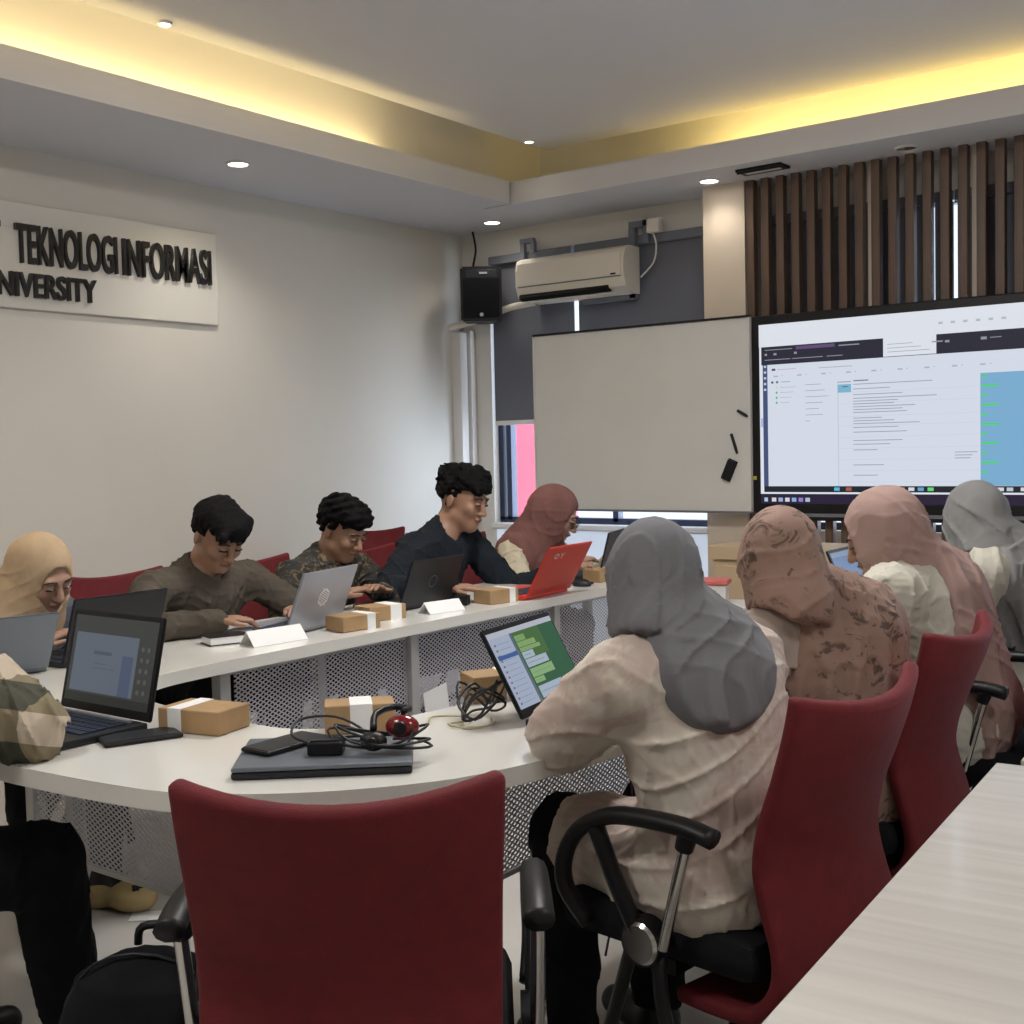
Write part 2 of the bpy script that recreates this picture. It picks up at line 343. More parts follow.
# ------------------------------------------------------------------ people
def U(v): v = np.array(v, float); return v/np.linalg.norm(v)
def ik(Sh, W, l1, l2, pole):
    Sh, W = np.array(Sh, float), np.array(W, float); d = np.linalg.norm(W-Sh)
    if d > (l1+l2)*.995: W = Sh+(W-Sh)/d*(l1+l2)*.995; d = (l1+l2)*.995
    u = (W-Sh)/d; a = (l1*l1-l2*l2+d*d)/(2*d); h = math.sqrt(max(0, l1*l1-a*a)); p = np.array(pole, float); p = p-u*(p@u); p = U(p)
    return Sh+u*a+p*h, W
class Fig:
    """a seated figure; all joints in world coordinates"""
    def __init__(s, hip, neck, head, look, face, up=(0, 0, 1), sw=.18, size=1., wr=None, wl=None, pr_=(0, 0, -1), pl=(0, 0, -1), feet=.0, knee=None, headroll=0, el=None, er=None):
        s.hip, s.neck, s.head = np.array(hip, float), np.array(neck, float), np.array(head, float); s.z = size
        f = U((look[0], look[1], 0)); s.f = f; s.r = np.array((f[1], -f[0], 0.)); s.sp = U(s.neck-s.hip); s.tf = U(f-s.sp*(f@s.sp))
        s.T = np.array([s.r, s.tf, s.sp]); ff = U(face); hr = U(np.cross(ff, up)); hu = np.cross(hr, ff)
        c, q = math.cos(headroll), math.sin(headroll); hr, hu = hr*c+hu*q, hu*c-hr*q; s.H = np.array([hr, ff, hu])
        s.shr = s.neck+s.r*sw-s.sp*.045+s.tf*.015; s.shl = s.neck-s.r*sw-s.sp*.045+s.tf*.015; s.sw = sw
        s.er, s.wr = ik(s.shr, wr, .28*size, .25*size, pr_) if er is None else (np.array(er, float), np.array(wr, float))
        s.el, s.wl = ik(s.shl, wl, .28*size, .25*size, pl) if el is None else (np.array(el, float), np.array(wl, float))
        s.hr_, s.hl_ = s.hip+s.r*.095, s.hip-s.r*.095
        kd = f*.40+np.array((0, 0, -.01))
        s.kr, s.kl = s.hr_+kd+s.r*.03, s.hl_+kd-s.r*.03
        s.ar, s.al = s.kr+np.array((0, 0, -s.kr[2]+.09))+f*feet, s.kl+np.array((0, 0, -s.kl[2]+.09))+f*feet
    def hp(s, x, y, z): return s.head+(s.H.T@np.array((x, y, z)))*s.z
    def torso(s, F, e=0., k=.05):
        p = lambda t: s.hip+(s.neck-s.hip)*t
        F.ell(p(.02), (.165+e, .125+e, .12+e), s.T, k); F.ell(p(.28), (.140+e, .108+e, .15+e), s.T, k)
        F.ell(p(.55), (.150+e, .108+e, .15+e), s.T, k); F.ell(p(.78), (.155+e, .105+e, .12+e), s.T, k)
        F.cone(s.shr-s.r*.03, s.shl+s.r*.03, .058+e, .058+e, k); F.cone(p(.9), s.neck+s.sp*.01, .085+e, .06+e, k)
    def legs(s, F, e=0., k=.03):
        for h, kn, a in ((s.hr_, s.kr, s.ar), (s.hl_, s.kl, s.al)):
            F.cone(h, kn, .085+e, .06+e, k); F.cone(kn, a, .056+e, .038+e, .02)
    def bounds(s, pts, m): A = np.array(pts); return A.min(0)-m, A.max(0)+m
    def hand(s, F, W, E, pn, fd=None, curl=.5, kind=1):
        """W wrist, pn palm normal (down), fingers along fd"""
        fd = U(W-E) if fd is None else U(fd); pn = U(pn-fd*(pn@fd)); sd = np.cross(fd, pn)*kind
        z = s.z*.95
        F.ell(W+fd*.045*z, (.040*z, .046*z, .016*z), np.array([sd, fd, pn]), .012)
        for q, (o, l) in enumerate(((-.028, .062), (-.0095, .072), (.0095, .068), (.027, .054))):
            a = W+fd*.078*z+sd*o*z; b_ = a+(fd*math.cos(curl*.5)+pn*math.sin(curl*.5)+sd*o*2.5)*l*.5*z; c = b_+(fd*math.cos(curl*1.5)+pn*math.sin(curl*1.5))*l*.5*z
            F.cone(a-fd*.02*z, b_, .0095*z, .0085*z, .004); F.cone(b_, c, .0085*z, .0072*z, .003)
        a = W+fd*.02*z-sd*.03*z; b_ = a+U(fd*.7-sd*.8+pn*.2)*.04*z; c = b_+U(fd-sd*.15+pn*.3)*.032*z
        F.cone(a, b_, .013*z, .010*z, .008); F.cone(b_, c, .010*z, .008*z, .003)
    def headsdf(s, F, fem=False):
        z = s.z; E = lambda c, r, k=.02, cut=False: F.ell(s.hp(*c), tuple(q*z for q in r), s.H, k*z, cut)
        C = lambda a, b_, ra, rb, k=.01: F.cone(s.hp(*a), s.hp(*b_), ra*z, rb*z, k*z)
        E((0, -.014, .032), (.077, .096, .088)); E((0, .028, -.035), (.060, .062, .082), .03)
        E((0, .058, -.092), (.028, .026, .022), .03); C((-.048, .01, -.062), (0, .055, -.092), .022, .022, .02); C((.048, .01, -.062), (0, .055, -.092), .022, .022, .02)
        E((.036, .068, -.026), (.024, .02, .022), .02); E((-.036, .068, -.026), (.024, .02, .022), .02)
        C((-.035, .083, .018), (.035, .083, .018), .013, .013, .015)
        for q in (-1, 1): E((q*.032, .106, .001), (.019, .017, .012), .012, True)
        C((0, .088, .012), (0, .110, -.034), .008, .0125, .008); E((.012, .099, -.037), (.009, .009, .008), .006); E((-.012, .099, -.037), (.009, .009, .008), .006)
        E((0, .090, -.058), (.023, .011, .0065), .005); E((0, .088, -.068), (.019, .011, .007), .004)
        for q in (-1, 1):
            E((q*.079, -.010, -.008), (.0065, .017, .028), .005); E((q*.030, .086, .000), (.016, .012, .011), .003)
        F.cone(s.hp(0, -.025, -.05), s.neck-s.sp*.02, .054*z, .060*z, .03)
    def body(s, par, h=.005, m='skin', hc=None, full=True):
        pts = [s.hip, s.neck, s.hp(0, 0, .13), s.hp(0, .1, 0), s.hp(0, -.1, 0), s.er, s.el, s.wr, s.wl, s.kr, s.kl, s.ar-(0, 0, .09), s.al+s.f*.16-(0, 0, .09)]
        lo, hi = s.bounds(pts, .13); lo[2] = max(lo[2], -.02); F = Field(lo, hi, h)
        s.torso(F, -.008); s.legs(F, -.006)
        for a, sg in ((s.ar, 1), (s.al, -1)): F.cone(a+(0, 0, -.04), a+s.f*.15+(0, 0, -.055), .04, .03, .02)
        for S_, E_, W_, sg in ((s.shr, s.er, s.wr, 1), (s.shl, s.el, s.wl, -1)):
            F.cone(S_, E_, .045, .037, .03); F.cone(E_, W_, .037, .024, .015)
        hd = hc or {}
        s.hand(F, s.wr, s.er, hd.get('nr', np.array((0, 0, -1.))), hd.get('fr'), hd.get('cr', .6), 1)
        s.hand(F, s.wl, s.el, hd.get('nl', np.array((0, 0, -1.))), hd.get('fl'), hd.get('cl', .6), -1)
        s.headsdf(F)
        return F.mesh('body', m, par, par.location)
    def face(s, par):
        z = s.z
        for q in (-1, 1):
            b_ = B(); b_.tube([s.hp(q*.014, .0985, .021), s.hp(q*.033, .0985, .027), s.hp(q*.052, .083, .019)], [.0036*z, .0022*z], 6); b_.obj('eyebrow', 'brow', par, True, par.location)
            b_ = B(); b_.tube([s.hp(q*.017, .0975, -.0025), s.hp(q*.031, .1005, -.0015), s.hp(q*.046, .091, -.002)], [.0034*z, .0028*z], 6); b_.obj('eye', 'eye', par, True, par.location)
        b_ = B(); b_.tube([s.hp(-.021, .088, -.063), s.hp(-.008, .0985, -.061), s.hp(.008, .0985, -.061), s.hp(.021, .088, -.063)], [.0042*z, .0042*z], 6); b_.obj('lips', 'lip', par, True, par.location)
    def shirt(s, par, m, h=.006, e=.014, seed=1, amp=.006, tunic=0., sleeve=1., loose=0., collar=False, fst=(1, 1, 1)):
        pts = [s.hip, s.neck, s.er, s.el, s.wr, s.wl, s.shr, s.shl]
        if tunic: pts += [s.kr, s.kl]
        lo, hi = s.bounds(pts, .16); lo[2] = min(lo[2], s.hip[2]-.14); F = Field(lo, hi, h)
        s.torso(F, e, .06)
        for S_, E_, W_ in ((s.shr, s.er, s.wr), (s.shl, s.el, s.wl)):
            F.cone(S_, E_, .050+e+loose, .042+e+loose*1.2, .03)
            W2 = E_+(W_-E_)*(sleeve if sleeve < 1 else .97)
            F.cone(E_, W2, .042+e+loose*1.2, .028+e+loose*.5+(1-sleeve)*.012, .012)
        if tunic:
            for h_, kn in ((s.hr_, s.kr), (s.hl_, s.kl)): F.cone(h_, h_+(kn-h_)*tunic, .098+e, .085+e, .05)
        F.cone(s.neck+s.tf*.03+s.sp*.02, s.neck+s.sp*.12+s.tf*.05, .055, .065, .01, True)
        if collar:
            F.cone(s.neck-s.sp*.0+s.tf*.085, s.hip+(s.neck-s.hip)*.45+s.tf*(.108+e), .013, .014, .004)
            for q in (-1, 1): F.cone(s.neck+s.r*q*.055+s.tf*.035+s.sp*.01, s.neck+s.r*q*.045+s.tf*.125-s.sp*.065, .020, .010, .006)
            F.cone(s.neck-s.sp*.01, s.neck+s.sp*.015, .075, .066, .006); F.cone(s.neck-s.sp*.02+s.tf*.02, s.neck+s.sp*.1+s.tf*.02, .054, .06, .004, True)
        g = F.grid(); F.f -= (folds(g, amp, 38, seed, fst)+folds(g, amp*.4, 85, seed+7, fst))*np.clip(1-np.abs(F.f)/.05, 0, 1)
        if not tunic: F.f = np.maximum(F.f, (s.hip[2]-.10)-g[2])
        s.bodyF = F
        return F.mesh('shirt' if not tunic else 'tunic', m, par, par.location)
    def trousers(s, par, m='pants', h=.009, seed=3, e=.012):
        pts = [s.hip, s.kr, s.kl, s.ar, s.al]; lo, hi = s.bounds(pts, .2); F = Field(lo, hi, h)
        F.ell(s.hip+(0, 0, .02), (.165+e, .125+e, .11+e), s.T, .05); s.legs(F, e); g = F.grid()
        F.f -= folds(g, .006, 30, seed)*np.clip(1-np.abs(F.f)/.05, 0, 1); F.f = np.maximum(F.f, .085-g[2])
        o = F.mesh('trousers', m, par, par.location)
        for a, n in ((s.ar, 1), (s.al, -1)):
            G = Field(np.array(a)-.22, np.array(a)+.22, .008); G.cone(a+(0, 0, -.045), a+s.f*.15+(0, 0, -.055), .048, .036, .03); G.cone(a+(0, 0, -.045), a+(0, 0, .0), .046, .042, .02)
            g = G.grid(); G.f = np.maximum(G.f, .004-g[2]); G.mesh('shoe', 'black', par, par.location)
        return o
    def hijab(s, par, m, h=.006, region=(.24, .17, .22), roff=(0, -.02, -.06), seed=5, amp=.005, e=.016, back=None, open_=True, chin=.06, extra=None, shell=.016, fst=(1, 1, 1), freq=30, bulb=None, pl=(9, .006)):
        z = s.z; c0 = s.neck+s.T.T@np.array(roff)
        pts = [s.hp(0, 0, .16), s.hp(0, .13, 0), s.hp(0, -.13, 0), c0+s.r*region[0], c0-s.r*region[0], c0+s.sp*region[2], c0-s.sp*region[2], c0+s.tf*region[1], c0-s.tf*region[1]]
        lo, hi = s.bounds(pts, .05); F = Field(lo, hi, h)
        # cape that follows the clothed body inside an ellipsoidal region
        s.torso(F, e+shell, .07)
        for S_, E_ in ((s.shr, s.er), (s.shl, s.el)): F.cone(S_, S_+(E_-S_)*.6, .054+e+shell, .050+e+shell, .04)
        for x in (extra or []): F.cone(*x)
        g = F.grid(); zz = sum(s.H[2][i]*(g[i]-s.head[i]) for i in range(3)); calm = np.clip(1-(zz/z-.02)/.09, .3, 1)
        disp = (folds(g, amp*.7, freq*1.9, seed, fst)+pleats(g, s.neck, s.sp, s.tf, s.r, pl[0], pl[1], seed, .04))*calm
        F.f -= disp*np.clip(1-np.abs(F.f)/.05, 0, 1)
        F.f = smax(F.f, ell_d(g, c0, region, s.T).astype(np.float32), .01)
        # head cover
        G = Field(lo, hi, h); E = lambda c, r, k=.03, cut=False: G.ell(s.hp(*c), tuple(q*z for q in r), s.H, k*z, cut)
        E((0, -.016, .030), (.090, .110, .102)); E((0, .012, -.035), (.080, .078, .095), .04)
        nk = .020 if bulb else 0
        G.cone(s.hp(0, .015, -.085), s.neck+s.tf*.01, .072*z, .095-nk, .04)
        G.cone(s.hp(0, -.05, -.01), s.neck-s.sp*.03-s.tf*.02, .078*z, .105-nk, .05-nk)
        if back: 
            for x in back: G.cone(*x)
        G.f -= disp*.8*np.clip(1-np.abs(G.f)/.05, 0, 1)
        F.f = smin_arr(F.f, G.f, .035)
        if bulb:
            G = Field(lo, hi, h); E((0, -.018, .030), (.092, .112, .104)); E((0, .0, -.03), (.084, .085, .10), .04); bw, bl, tx = bulb
            G.cone(s.hp(0, -.03, .0), s.hp(tx, -.052, bl), .086*z, bw*z, .04); G.cone(s.hp(0, .03, -.02), s.hp(tx, .02, bl+.01), .075*z, bw*.92*z, .04)
            pz = sum(s.H[2][i]*(g[i]-s.head[i]) for i in range(3)); py = sum(s.H[0][i]*(g[i]-s.head[i]) for i in range(3))
            G.f = smax(G.f, ((bl-.03)*z-pz-.25*py-.012*noise(g, 30, seed+9, 4)).astype(np.float32), .008)
            G.f -= folds(g, amp*.85, freq*1.7, seed+40, (1, 1, .6))*np.clip(1-np.abs(G.f)/.05, 0, 1)*np.clip(1-(pz/z-.02)/.09, .25, 1)
            F.f = np.minimum(F.f+0, G.f)
        if open_:
            F.ell(s.hp(0, .122, -.012), (.060*z, .084*z, .090*z), s.H, .006, True)
        return F.mesh('hijab', m, par, par.location)
    def hair(s, par, style, h=.0045, seed=2):
        z = s.z; pts = [s.hp(a, b_, c) for a in (-.13, .13) for b_ in (-.13, .15) for c in (-.1, .17)]; lo, hi = s.bounds(pts, .01); F = Field(lo, hi, h)
        E = lambda c, r, k=.02, cut=False: F.ell(s.hp(*c), tuple(q*z for q in r), s.H, k*z, cut)
        E((0, -.018, .045), (.090, .106, .092)); g = F.grid()
        X = [sum(s.H[i][j]*(g[j]-s.head[j]) for j in range(3))/z for i in range(3)]
        if style == 'curly':
            E((0, .02, .085), (.085, .09, .055)); E((0, -.03, .08), (.09, .09, .06)); F.f -= .008*np.clip(noise(g, 170, seed, 7), -1.5, 1.5)
        elif style == 'wavy':
            E((0, .016, .086), (.086, .086, .056)); E((.0, -.04, .08), (.092, .085, .06)); F.f -= .009*np.clip(noise(g, 95, seed, 6), -1.5, 1.5)+.003*noise(g, 220, seed+3, 5)
            for q in (-.05, -.02, .01, .04): F.cone(s.hp(q, .06, .10), s.hp(q+.02, .100, .048), .022*z, .009*z, .01)
        else:
            E((0, .03, .078), (.086, .088, .052)); F.f -= .004*noise(g, 60, seed, 5)+.002*noise(g, 260, seed+3, 5)
            for q in (-.055, -.03, -.005, .02, .045): F.cone(s.hp(q, .065, .095), s.hp(q+.03, .112, .048), .024*z, .009*z, .01)
            F.cone(s.hp(.03, .09, .085), s.hp(.07, .125, .075), .018*z, .012*z, .01); F.cone(s.hp(.07, .125, .075), s.hp(.075, .118, .04), .013*z, .007*z, .01)
        # carve: face window, below nape, around the ears
        face = np.minimum(X[1]-.028+.006*noise(g, 120, seed+5, 4), .044-X[2]+.009*noise(g, 130, seed+6, 5)+.10*np.abs(X[0])*0); face = np.minimum(face, 1+0*X[0]); F.f = smax(F.f, (face*z).astype(np.float32), .006) if style else F.f
        ear = np.minimum(np.minimum(.012-X[2], X[1]+.035), np.abs(X[0])-.05); F.f = smax(F.f, (ear*z).astype(np.float32), .004)
        F.f = smax(F.f, ((-.055-X[2])*z+0*X[0]).astype(np.float32), .01)
        return F.mesh('hair', 'hair', par, par.location)
def smin_arr(a, b_, k): t = np.clip(.5+.5*(a-b_)/k, 0, 1); return a*(1-t)+b_*t-k*t*(1-t)
def person(label, fig, group=None):
    return thing('person', label, 'person', (fig.hip[0], fig.hip[1], 0), 0, group)
# --- far side of the table, left to right
f = Fig((-3.63, 2.03, .51), (-3.50, 2.05, .895), (-3.40, 2.085, 1.0), (1, 0), (.90, .06, -.44), sw=.165, size=.97, wr=(-3.26, 1.97, .795), wl=(-3.2, 2.20, .80), pr_=(-.3, -1, -.6), pl=(-.3, 1, -.6), headroll=-.12)
t = person('person in a cream headscarf and slate shirt looking down at a laptop, far left', f)
f.body(t, m='skinl'); f.face(t); f.shirt(t, 'c_denim', seed=3); f.trousers(t); f.hijab(t, 'h_cream', region=(.155, .13, .11), roff=(0, .01, -.02), seed=8, amp=.006, pl=(16, .010))
f = Fig((-3.64, 2.80, .52), (-3.50, 2.77, .935), (-3.42, 2.79, 1.068), (1, -.05), (.86, -.12, -.52), sw=.215, size=1.0, wr=(-3.20, 2.60, .80), wl=(-3.16, 2.93, .80), pr_=(-.2, -1, -.15), pl=(-.3, 1, -.4))
t = person('man in an olive brown shirt typing on the silver laptop', f)
f.body(t); f.face(t); f.shirt(t, 'c_olive', seed=12, collar=True, amp=.007); f.trousers(t); f.hair(t, 'straight', seed=4)
f = Fig((-3.64, 3.42, .52), (-3.535, 3.42, .915), (-3.45, 3.44, 1.042), (1, -.02), (.90, .10, -.40), sw=.19, size=.97, wr=(-3.30, 3.26, .80), wl=(-3.26, 3.46, .80), pr_=(-.3, -1, -.5), pl=(-.2, 1, -.6))
t = person('man with curly hair in a dark batik shirt behind the pair of cartons', f)
f.body(t); f.face(t); f.shirt(t, 'batik', seed=21, collar=True); f.trousers(t); f.hair(t, 'curly', seed=7)
f = Fig((-3.58, 4.02, .53), (-3.43, 4.03, .985), (-3.36, 4.10, 1.135), (1, .12), (.92, .10, -.22), sw=.215, size=1.09, wr=(-3.07, 3.66, .805), wl=(-3.02, 4.36, .81), pr_=(-.2, -1, -.5), pl=(.2, .2, -1), headroll=.05)
t = person('man in a black shirt reaching toward the red laptop', f)
f.body(t); f.face(t); f.shirt(t, 'c_black', seed=31, amp=.008, loose=.008, sleeve=1); f.trousers(t); f.hair(t, 'wavy', seed=9)
W_ = f.er+(f.wr-f.er)*.97; D_ = U(f.wr-f.er)
B().cyl(W_-D_*.014, W_+D_*.014, .034, seg=18).obj('wristwatch', 'black', t, True, ).location = -V(t.location)
f = Fig((-3.66, 4.72, .50), (-3.45, 4.73, .90), (-3.34, 4.775, 1.035), (1, .05), (.84, .38, -.42), sw=.165, size=1.08, wr=(-3.15, 4.62, .80), wl=(-3.13, 4.93, .80), pr_=(-.3, -1, -.5), pl=(-.2, 1, -.6))
t = person('person in a mauve headscarf, glasses and cream blouse at the far end', f)
f.body(t, m='skinl'); f.face(t); f.shirt(t, 'c_cream', seed=41); f.trousers(t); f.hijab(t, 'h_mauve', region=(.20, .17, .19), roff=(0, .02, -.04), seed=15, amp=.007, pl=(14, .012))
b = B()
for q in (-1, 1):
    P = [f.hp(q*.032+.022*math.cos(a), .112, -.004+.018*math.sin(a)) for a in [2*PI*k/14 for k in range(15)]]
    b.tube(P, .0016, 5, False)
b.tube([f.hp(-.010, .113, 0), f.hp(.010, .113, 0)], .0015, 5); b.tube([f.hp(.054, .110, 0), f.hp(.082, .02, .0)], .0015, 5); b.tube([f.hp(-.054, .110, 0), f.hp(-.082, .02, .0)], .0015, 5)
b.obj('glasses', 'black', t, True, t.location)
# --- near side, seen from behind
f = Fig((-1.03, 2.08, .54), (-1.135, 2.05, .96), (-1.205, 2.06, 1.085), (-.95, .32), (-.62, .78, -.24), sw=.160, size=.93, wr=(-1.42, 2.36, .79), wl=(-1.41, 2.16, .785), el=(-1.335, 1.925, .79), pr_=(.2, 1, -.5))
t = person('person in a dark grey headscarf and cream tie-dye tunic, seen from behind', f)
f.body(t, h=.007, m='skinl'); f.shirt(t, 'c_tie', h=.005, seed=51, tunic=.75, loose=.010, e=.020, amp=.0055, fst=(1, 1, .5)); f.trousers(t, h=.008, e=.02)
f.hijab(t, 'h_grey', h=.005, region=(.128, .19, .140), roff=(-.012, -.04, -.040), seed=22, e=.026, amp=.008, open_=True, freq=26, bulb=(.098, -.105, 0), pl=(14, .012))
f = Fig((-1.08, 2.80, .54), (-1.15, 2.72, .945), (-1.21, 2.655, 1.07), (-.93, .35), (-.62, .72, -.25), sw=.165, size=.98, wr=(-1.50, 2.72, .80), wl=(-1.48, 2.62, .80), pr_=(.2, .5, -1), pl=(.3, -.1, -1))
t = person('person in a brown leaf-print headscarf, seen from behind', f)
f.body(t, h=.007, m='skinl'); f.shirt(t, 'c_rose', h=.006, seed=61, tunic=.7, loose=.01, e=.02, amp=.008); f.trousers(t, 'c_lilac')
f.hijab(t, 'leafhijab', h=.006, region=(.20, .25, .40), roff=(0, -.03, -.20), seed=27, amp=.0065, e=.024, freq=24, bulb=(.10, -.12, .01), pl=(13, .010))
f = Fig((-1.05, 3.52, .54), (-1.14, 3.44, .965), (-1.225, 3.39, 1.085), (-.98, .1), (-.90, -.36, -.42), sw=.18, size=1.0, wr=(-1.50, 3.38, .80), wl=(-1.48, 3.22, .80), pr_=(.2, .5, -1), pl=(.3, -.3, -1))
t = person('person in a dusty pink headscarf bending over a blue laptop screen', f)
f.body(t, h=.006, m='skin'); f.face(t); f.shirt(t, 'c_white', h=.006, seed=71, tunic=.7, loose=.022, e=.02, amp=.008); f.trousers(t, 'c_lilac')
f.hijab(t, 'h_pink', h=.006, region=(.17, .26, .42), roff=(.06, -.12, -.20), seed=33, amp=.010, e=.024, freq=24, bulb=(.088, -.12, .015), pl=(13, .012))
f = Fig((-.98, 4.28, .54), (-1.10, 4.22, .955), (-1.20, 4.19, 1.075), (-.98, .1), (-.75, .55, -.25), sw=.18, size=1.0, wr=(-1.48, 4.2, .80), wl=(-1.46, 4.0, .80), pr_=(.2, .5, -1), pl=(.3, -.1, -1))
t = person('person in a light grey headscarf at the right edge, beside the big screen', f)
f.body(t, h=.007, m='skinl'); f.shirt(t, 'c_white', h=.006, seed=81, tunic=.7, loose=.018, e=.02, amp=.008); f.trousers(t)
f.hijab(t, 'h_grey2', h=.006, region=(.22, .22, .26), roff=(0, -.05, -.12), seed=38, amp=.009, e=.024, freq=26, bulb=(.095, -.12, 0), pl=(13, .010))
# --- left edge
f = Fig((-2.54, .92, .54), (-2.54, 1.05, 1.00), (-2.56, 1.14, 1.13), (.05, 1), (-.2, .95, -.25), sw=.2, size=1.0, er=(-2.235, 1.325, .805), wr=(-2.43, 1.32, .975), wl=(-2.60, 1.47, .80), pl=(-1, 0, -.5))
f.kr = np.array((-2.29, 1.38, .51)); f.ar = np.array((-2.32, 1.46, .09))
t = person('person in a plaid shirt leaning an elbow on the table at the left edge', f)
f.body(t, h=.006, m='skin', hc=dict(fr=np.array((-.8, -.3, .5)), nr=np.array((-.3, -.5, -.8)))); f.face(t); f.shirt(t, 'plaid', h=.005, seed=91, loose=.008, e=.02, amp=.009, sleeve=.55); f.trousers(t, h=.008, e=.024); f.hair(t, 'straight', seed=14)
# ------------------------------------------------------------------ the room
struct('floor', span(-5.4, 2.4, -2.2, 6.6, -.1, 0), 'floor')
struct('wall_left', span(-5.35, -5.2, -2.2, 6.6, 0, 3.4), 'wall')
struct('wall_right', span(2.3, 2.45, -2.2, 6.6, 0, 3.4), 'wall')
struct('wall_front', span(-5.2, 2.3, -2.35, -2.2, 0, 3.4), 'wall')
b = span(-5.2, -4.97, 6.4, 6.6, 0, 3.4); b.box((-1.335, 6.5, .43), (7.27, .2, .86)); b.box((-4.11, 6.39, .84), (1.72, .03, .03)); b.box((-1.335, 6.5, 3.01), (7.27, .2, .78)); b.box((1.9, 6.5, 1.74), (.8, .2, 1.76))
struct('wall_back', b, 'wall')
b = span(-4.11, 2.3, -2.2, 5.87, 3.10, 3.15); b.box((-1.5, 2.2, 3.40), (7.8, 8.8, .05)); struct('ceiling', b, 'ceil')
b = span(-5.2, -4.5, -2.2, 6.4, 2.8, 3.375); b.box((-4.4, 1.775, 2.82), (.2, 7.95, .04)); b.box((-4.32, 1.805, 2.885), (.04, 7.89, .09))
struct('trim_1', b, 'ceil')
b = span(-4.5, 2.3, 6.35, 6.4, 2.8, 3.375); b.box((-1.1, 6.06, 2.82), (6.8, .58, .04)); b.box((-1.02, 5.79, 2.885), (6.64, .04, .09))
struct('trim_2', b, 'ceil')
struct('trim_3', span(-3.24, -2.985, 6.15, 6.4, 0, 2.8), 'column')
# corner trunking that drops down the left wall
b = span(-5.2, -5.12, 6.26, 6.33, 0, 2.14, .004); struct('trim_4', b, 'white')
b = span(-5.2, -5.10, 6.345, 6.395, 0, 2.16, .004); struct('trim_5', b, 'white')
# window behind: frame, glass, sill
def window(n, x0, x1, mull):
    b = span(x0, x1, 6.46, 6.52, .86, .90); b.box(((x0+x1)/2, 6.49, 2.60), (x1-x0, .06, .04))
    for q in [x0+.02, x1-.02]+mull: b.box((q, 6.49, 1.74), (.04, .06, 1.72))
    o = struct('window_%d' % n, b, 'navy')
    g = box(((x0+x1)/2, 6.49, 1.74), (x1-x0-.06, .006, 1.70)); gm = bpy.data.materials.get('window_glass')
    if not gm:
        gm = mat('window_glass', (.9, .95, 1), .02); N, L, p_ = nodes(gm); tr = N.new('ShaderNodeBsdfTransparent'); mx = N.new('ShaderNodeMixShader'); mx.inputs[0].default_value = .08; L.new(tr.outputs[0], mx.inputs[1]); L.new(p_.outputs[0], mx.inputs[2]); L.new(mx.outputs[0], N['Material Output'].inputs['Surface'])
    g.obj('glass', gm, o)
window(1, -4.97, -3.24, [-4.885, -4.05]); window(2, -2.985, 1.5, [-1.5, 0])
o = box((-4.11, 6.39, .45), (1.66, .02, .74)).obj('window_3', 'wallglow'); tagd(o, kind='structure')  # glowing panel added over the solid lower wall to brighten it
struct('trim_6', span(-4.97, -3.24, 6.36, 6.5, .83, .862, .003), 'white')
# building across the way and the bright yard
o = span(-6.3, -5.1, 7.3, 7.6, 0, 2.4).obj('neighbouring_wall', 'pink'); tagd(o, 'pink red wall of a building outside, seen left of the whiteboard', 'wall')

# roller blinds
def blind(x0, x1, label, z0=1.53):
    t = thing('roller_blind', label, 'blind', ((x0+x1)/2, 6.40, 2.60), 0, 'grey roller blinds on the back windows')
    w = (x1-x0)/2
    box((0, -.01, (z0-2.60)/2), (2*w, .004, 2.60-z0)).obj('fabric', 'blind', t)
    box((0, -.01, z0-2.60), (2*w, .014, .03), .003).obj('bottom_rail', 'white', t)
    box((0, -.025, .0), (2*w+.01, .05, .055), .006).obj('headrail', 'greymetal', t)
blind(-4.935, -4.285, 'grey roller blind behind the air conditioner, left of the narrow light gap')
blind(-4.25, -3.25, 'grey roller blind above the whiteboard, beside the cream column')
for x0, x1, lb in ((-2.97, -2.035, 'grey roller blind behind the left end of the wooden slats'), (-2.02, -1.925, 'narrow strip of grey blind between two light gaps behind the slats'), (-1.905, -.2, 'grey roller blind behind the right part of the wooden slats'), (-.17, 1.48, 'grey roller blind behind the slats, beyond the screen')): blind(x0, x1, lb)

# timber slats on the back wall
for k in range(26):
    x = -2.977+.088*k
    o = box((0, 0, 1.4), (.045, .05, 2.8), .003).obj('wooden_slat', 'slat'); o.location = (x+.0225, 6.178, 0)
    o.data.materials[0] = M['slat']
    o.data.transform(Matrix.Identity(4))
    tagd(o, 'brown wooden slat of the screen wall, the one against the cream column' if k == 0 else 'brown vertical wooden slat in the row above the large screen', 'slat', 'vertical wooden slats around the large screen')
for x, lb in ((-2.3125, 'pale post among the brown slats, the one nearer the whiteboard'), (-1.7845, 'pale post among the brown slats, the one farther right')):
    o = box((x+.02, 6.23, 1.40), (.036, .04, 2.80)).obj('cream_post', 'column'); tagd(o, lb, 'post', 'pale posts among the slats')

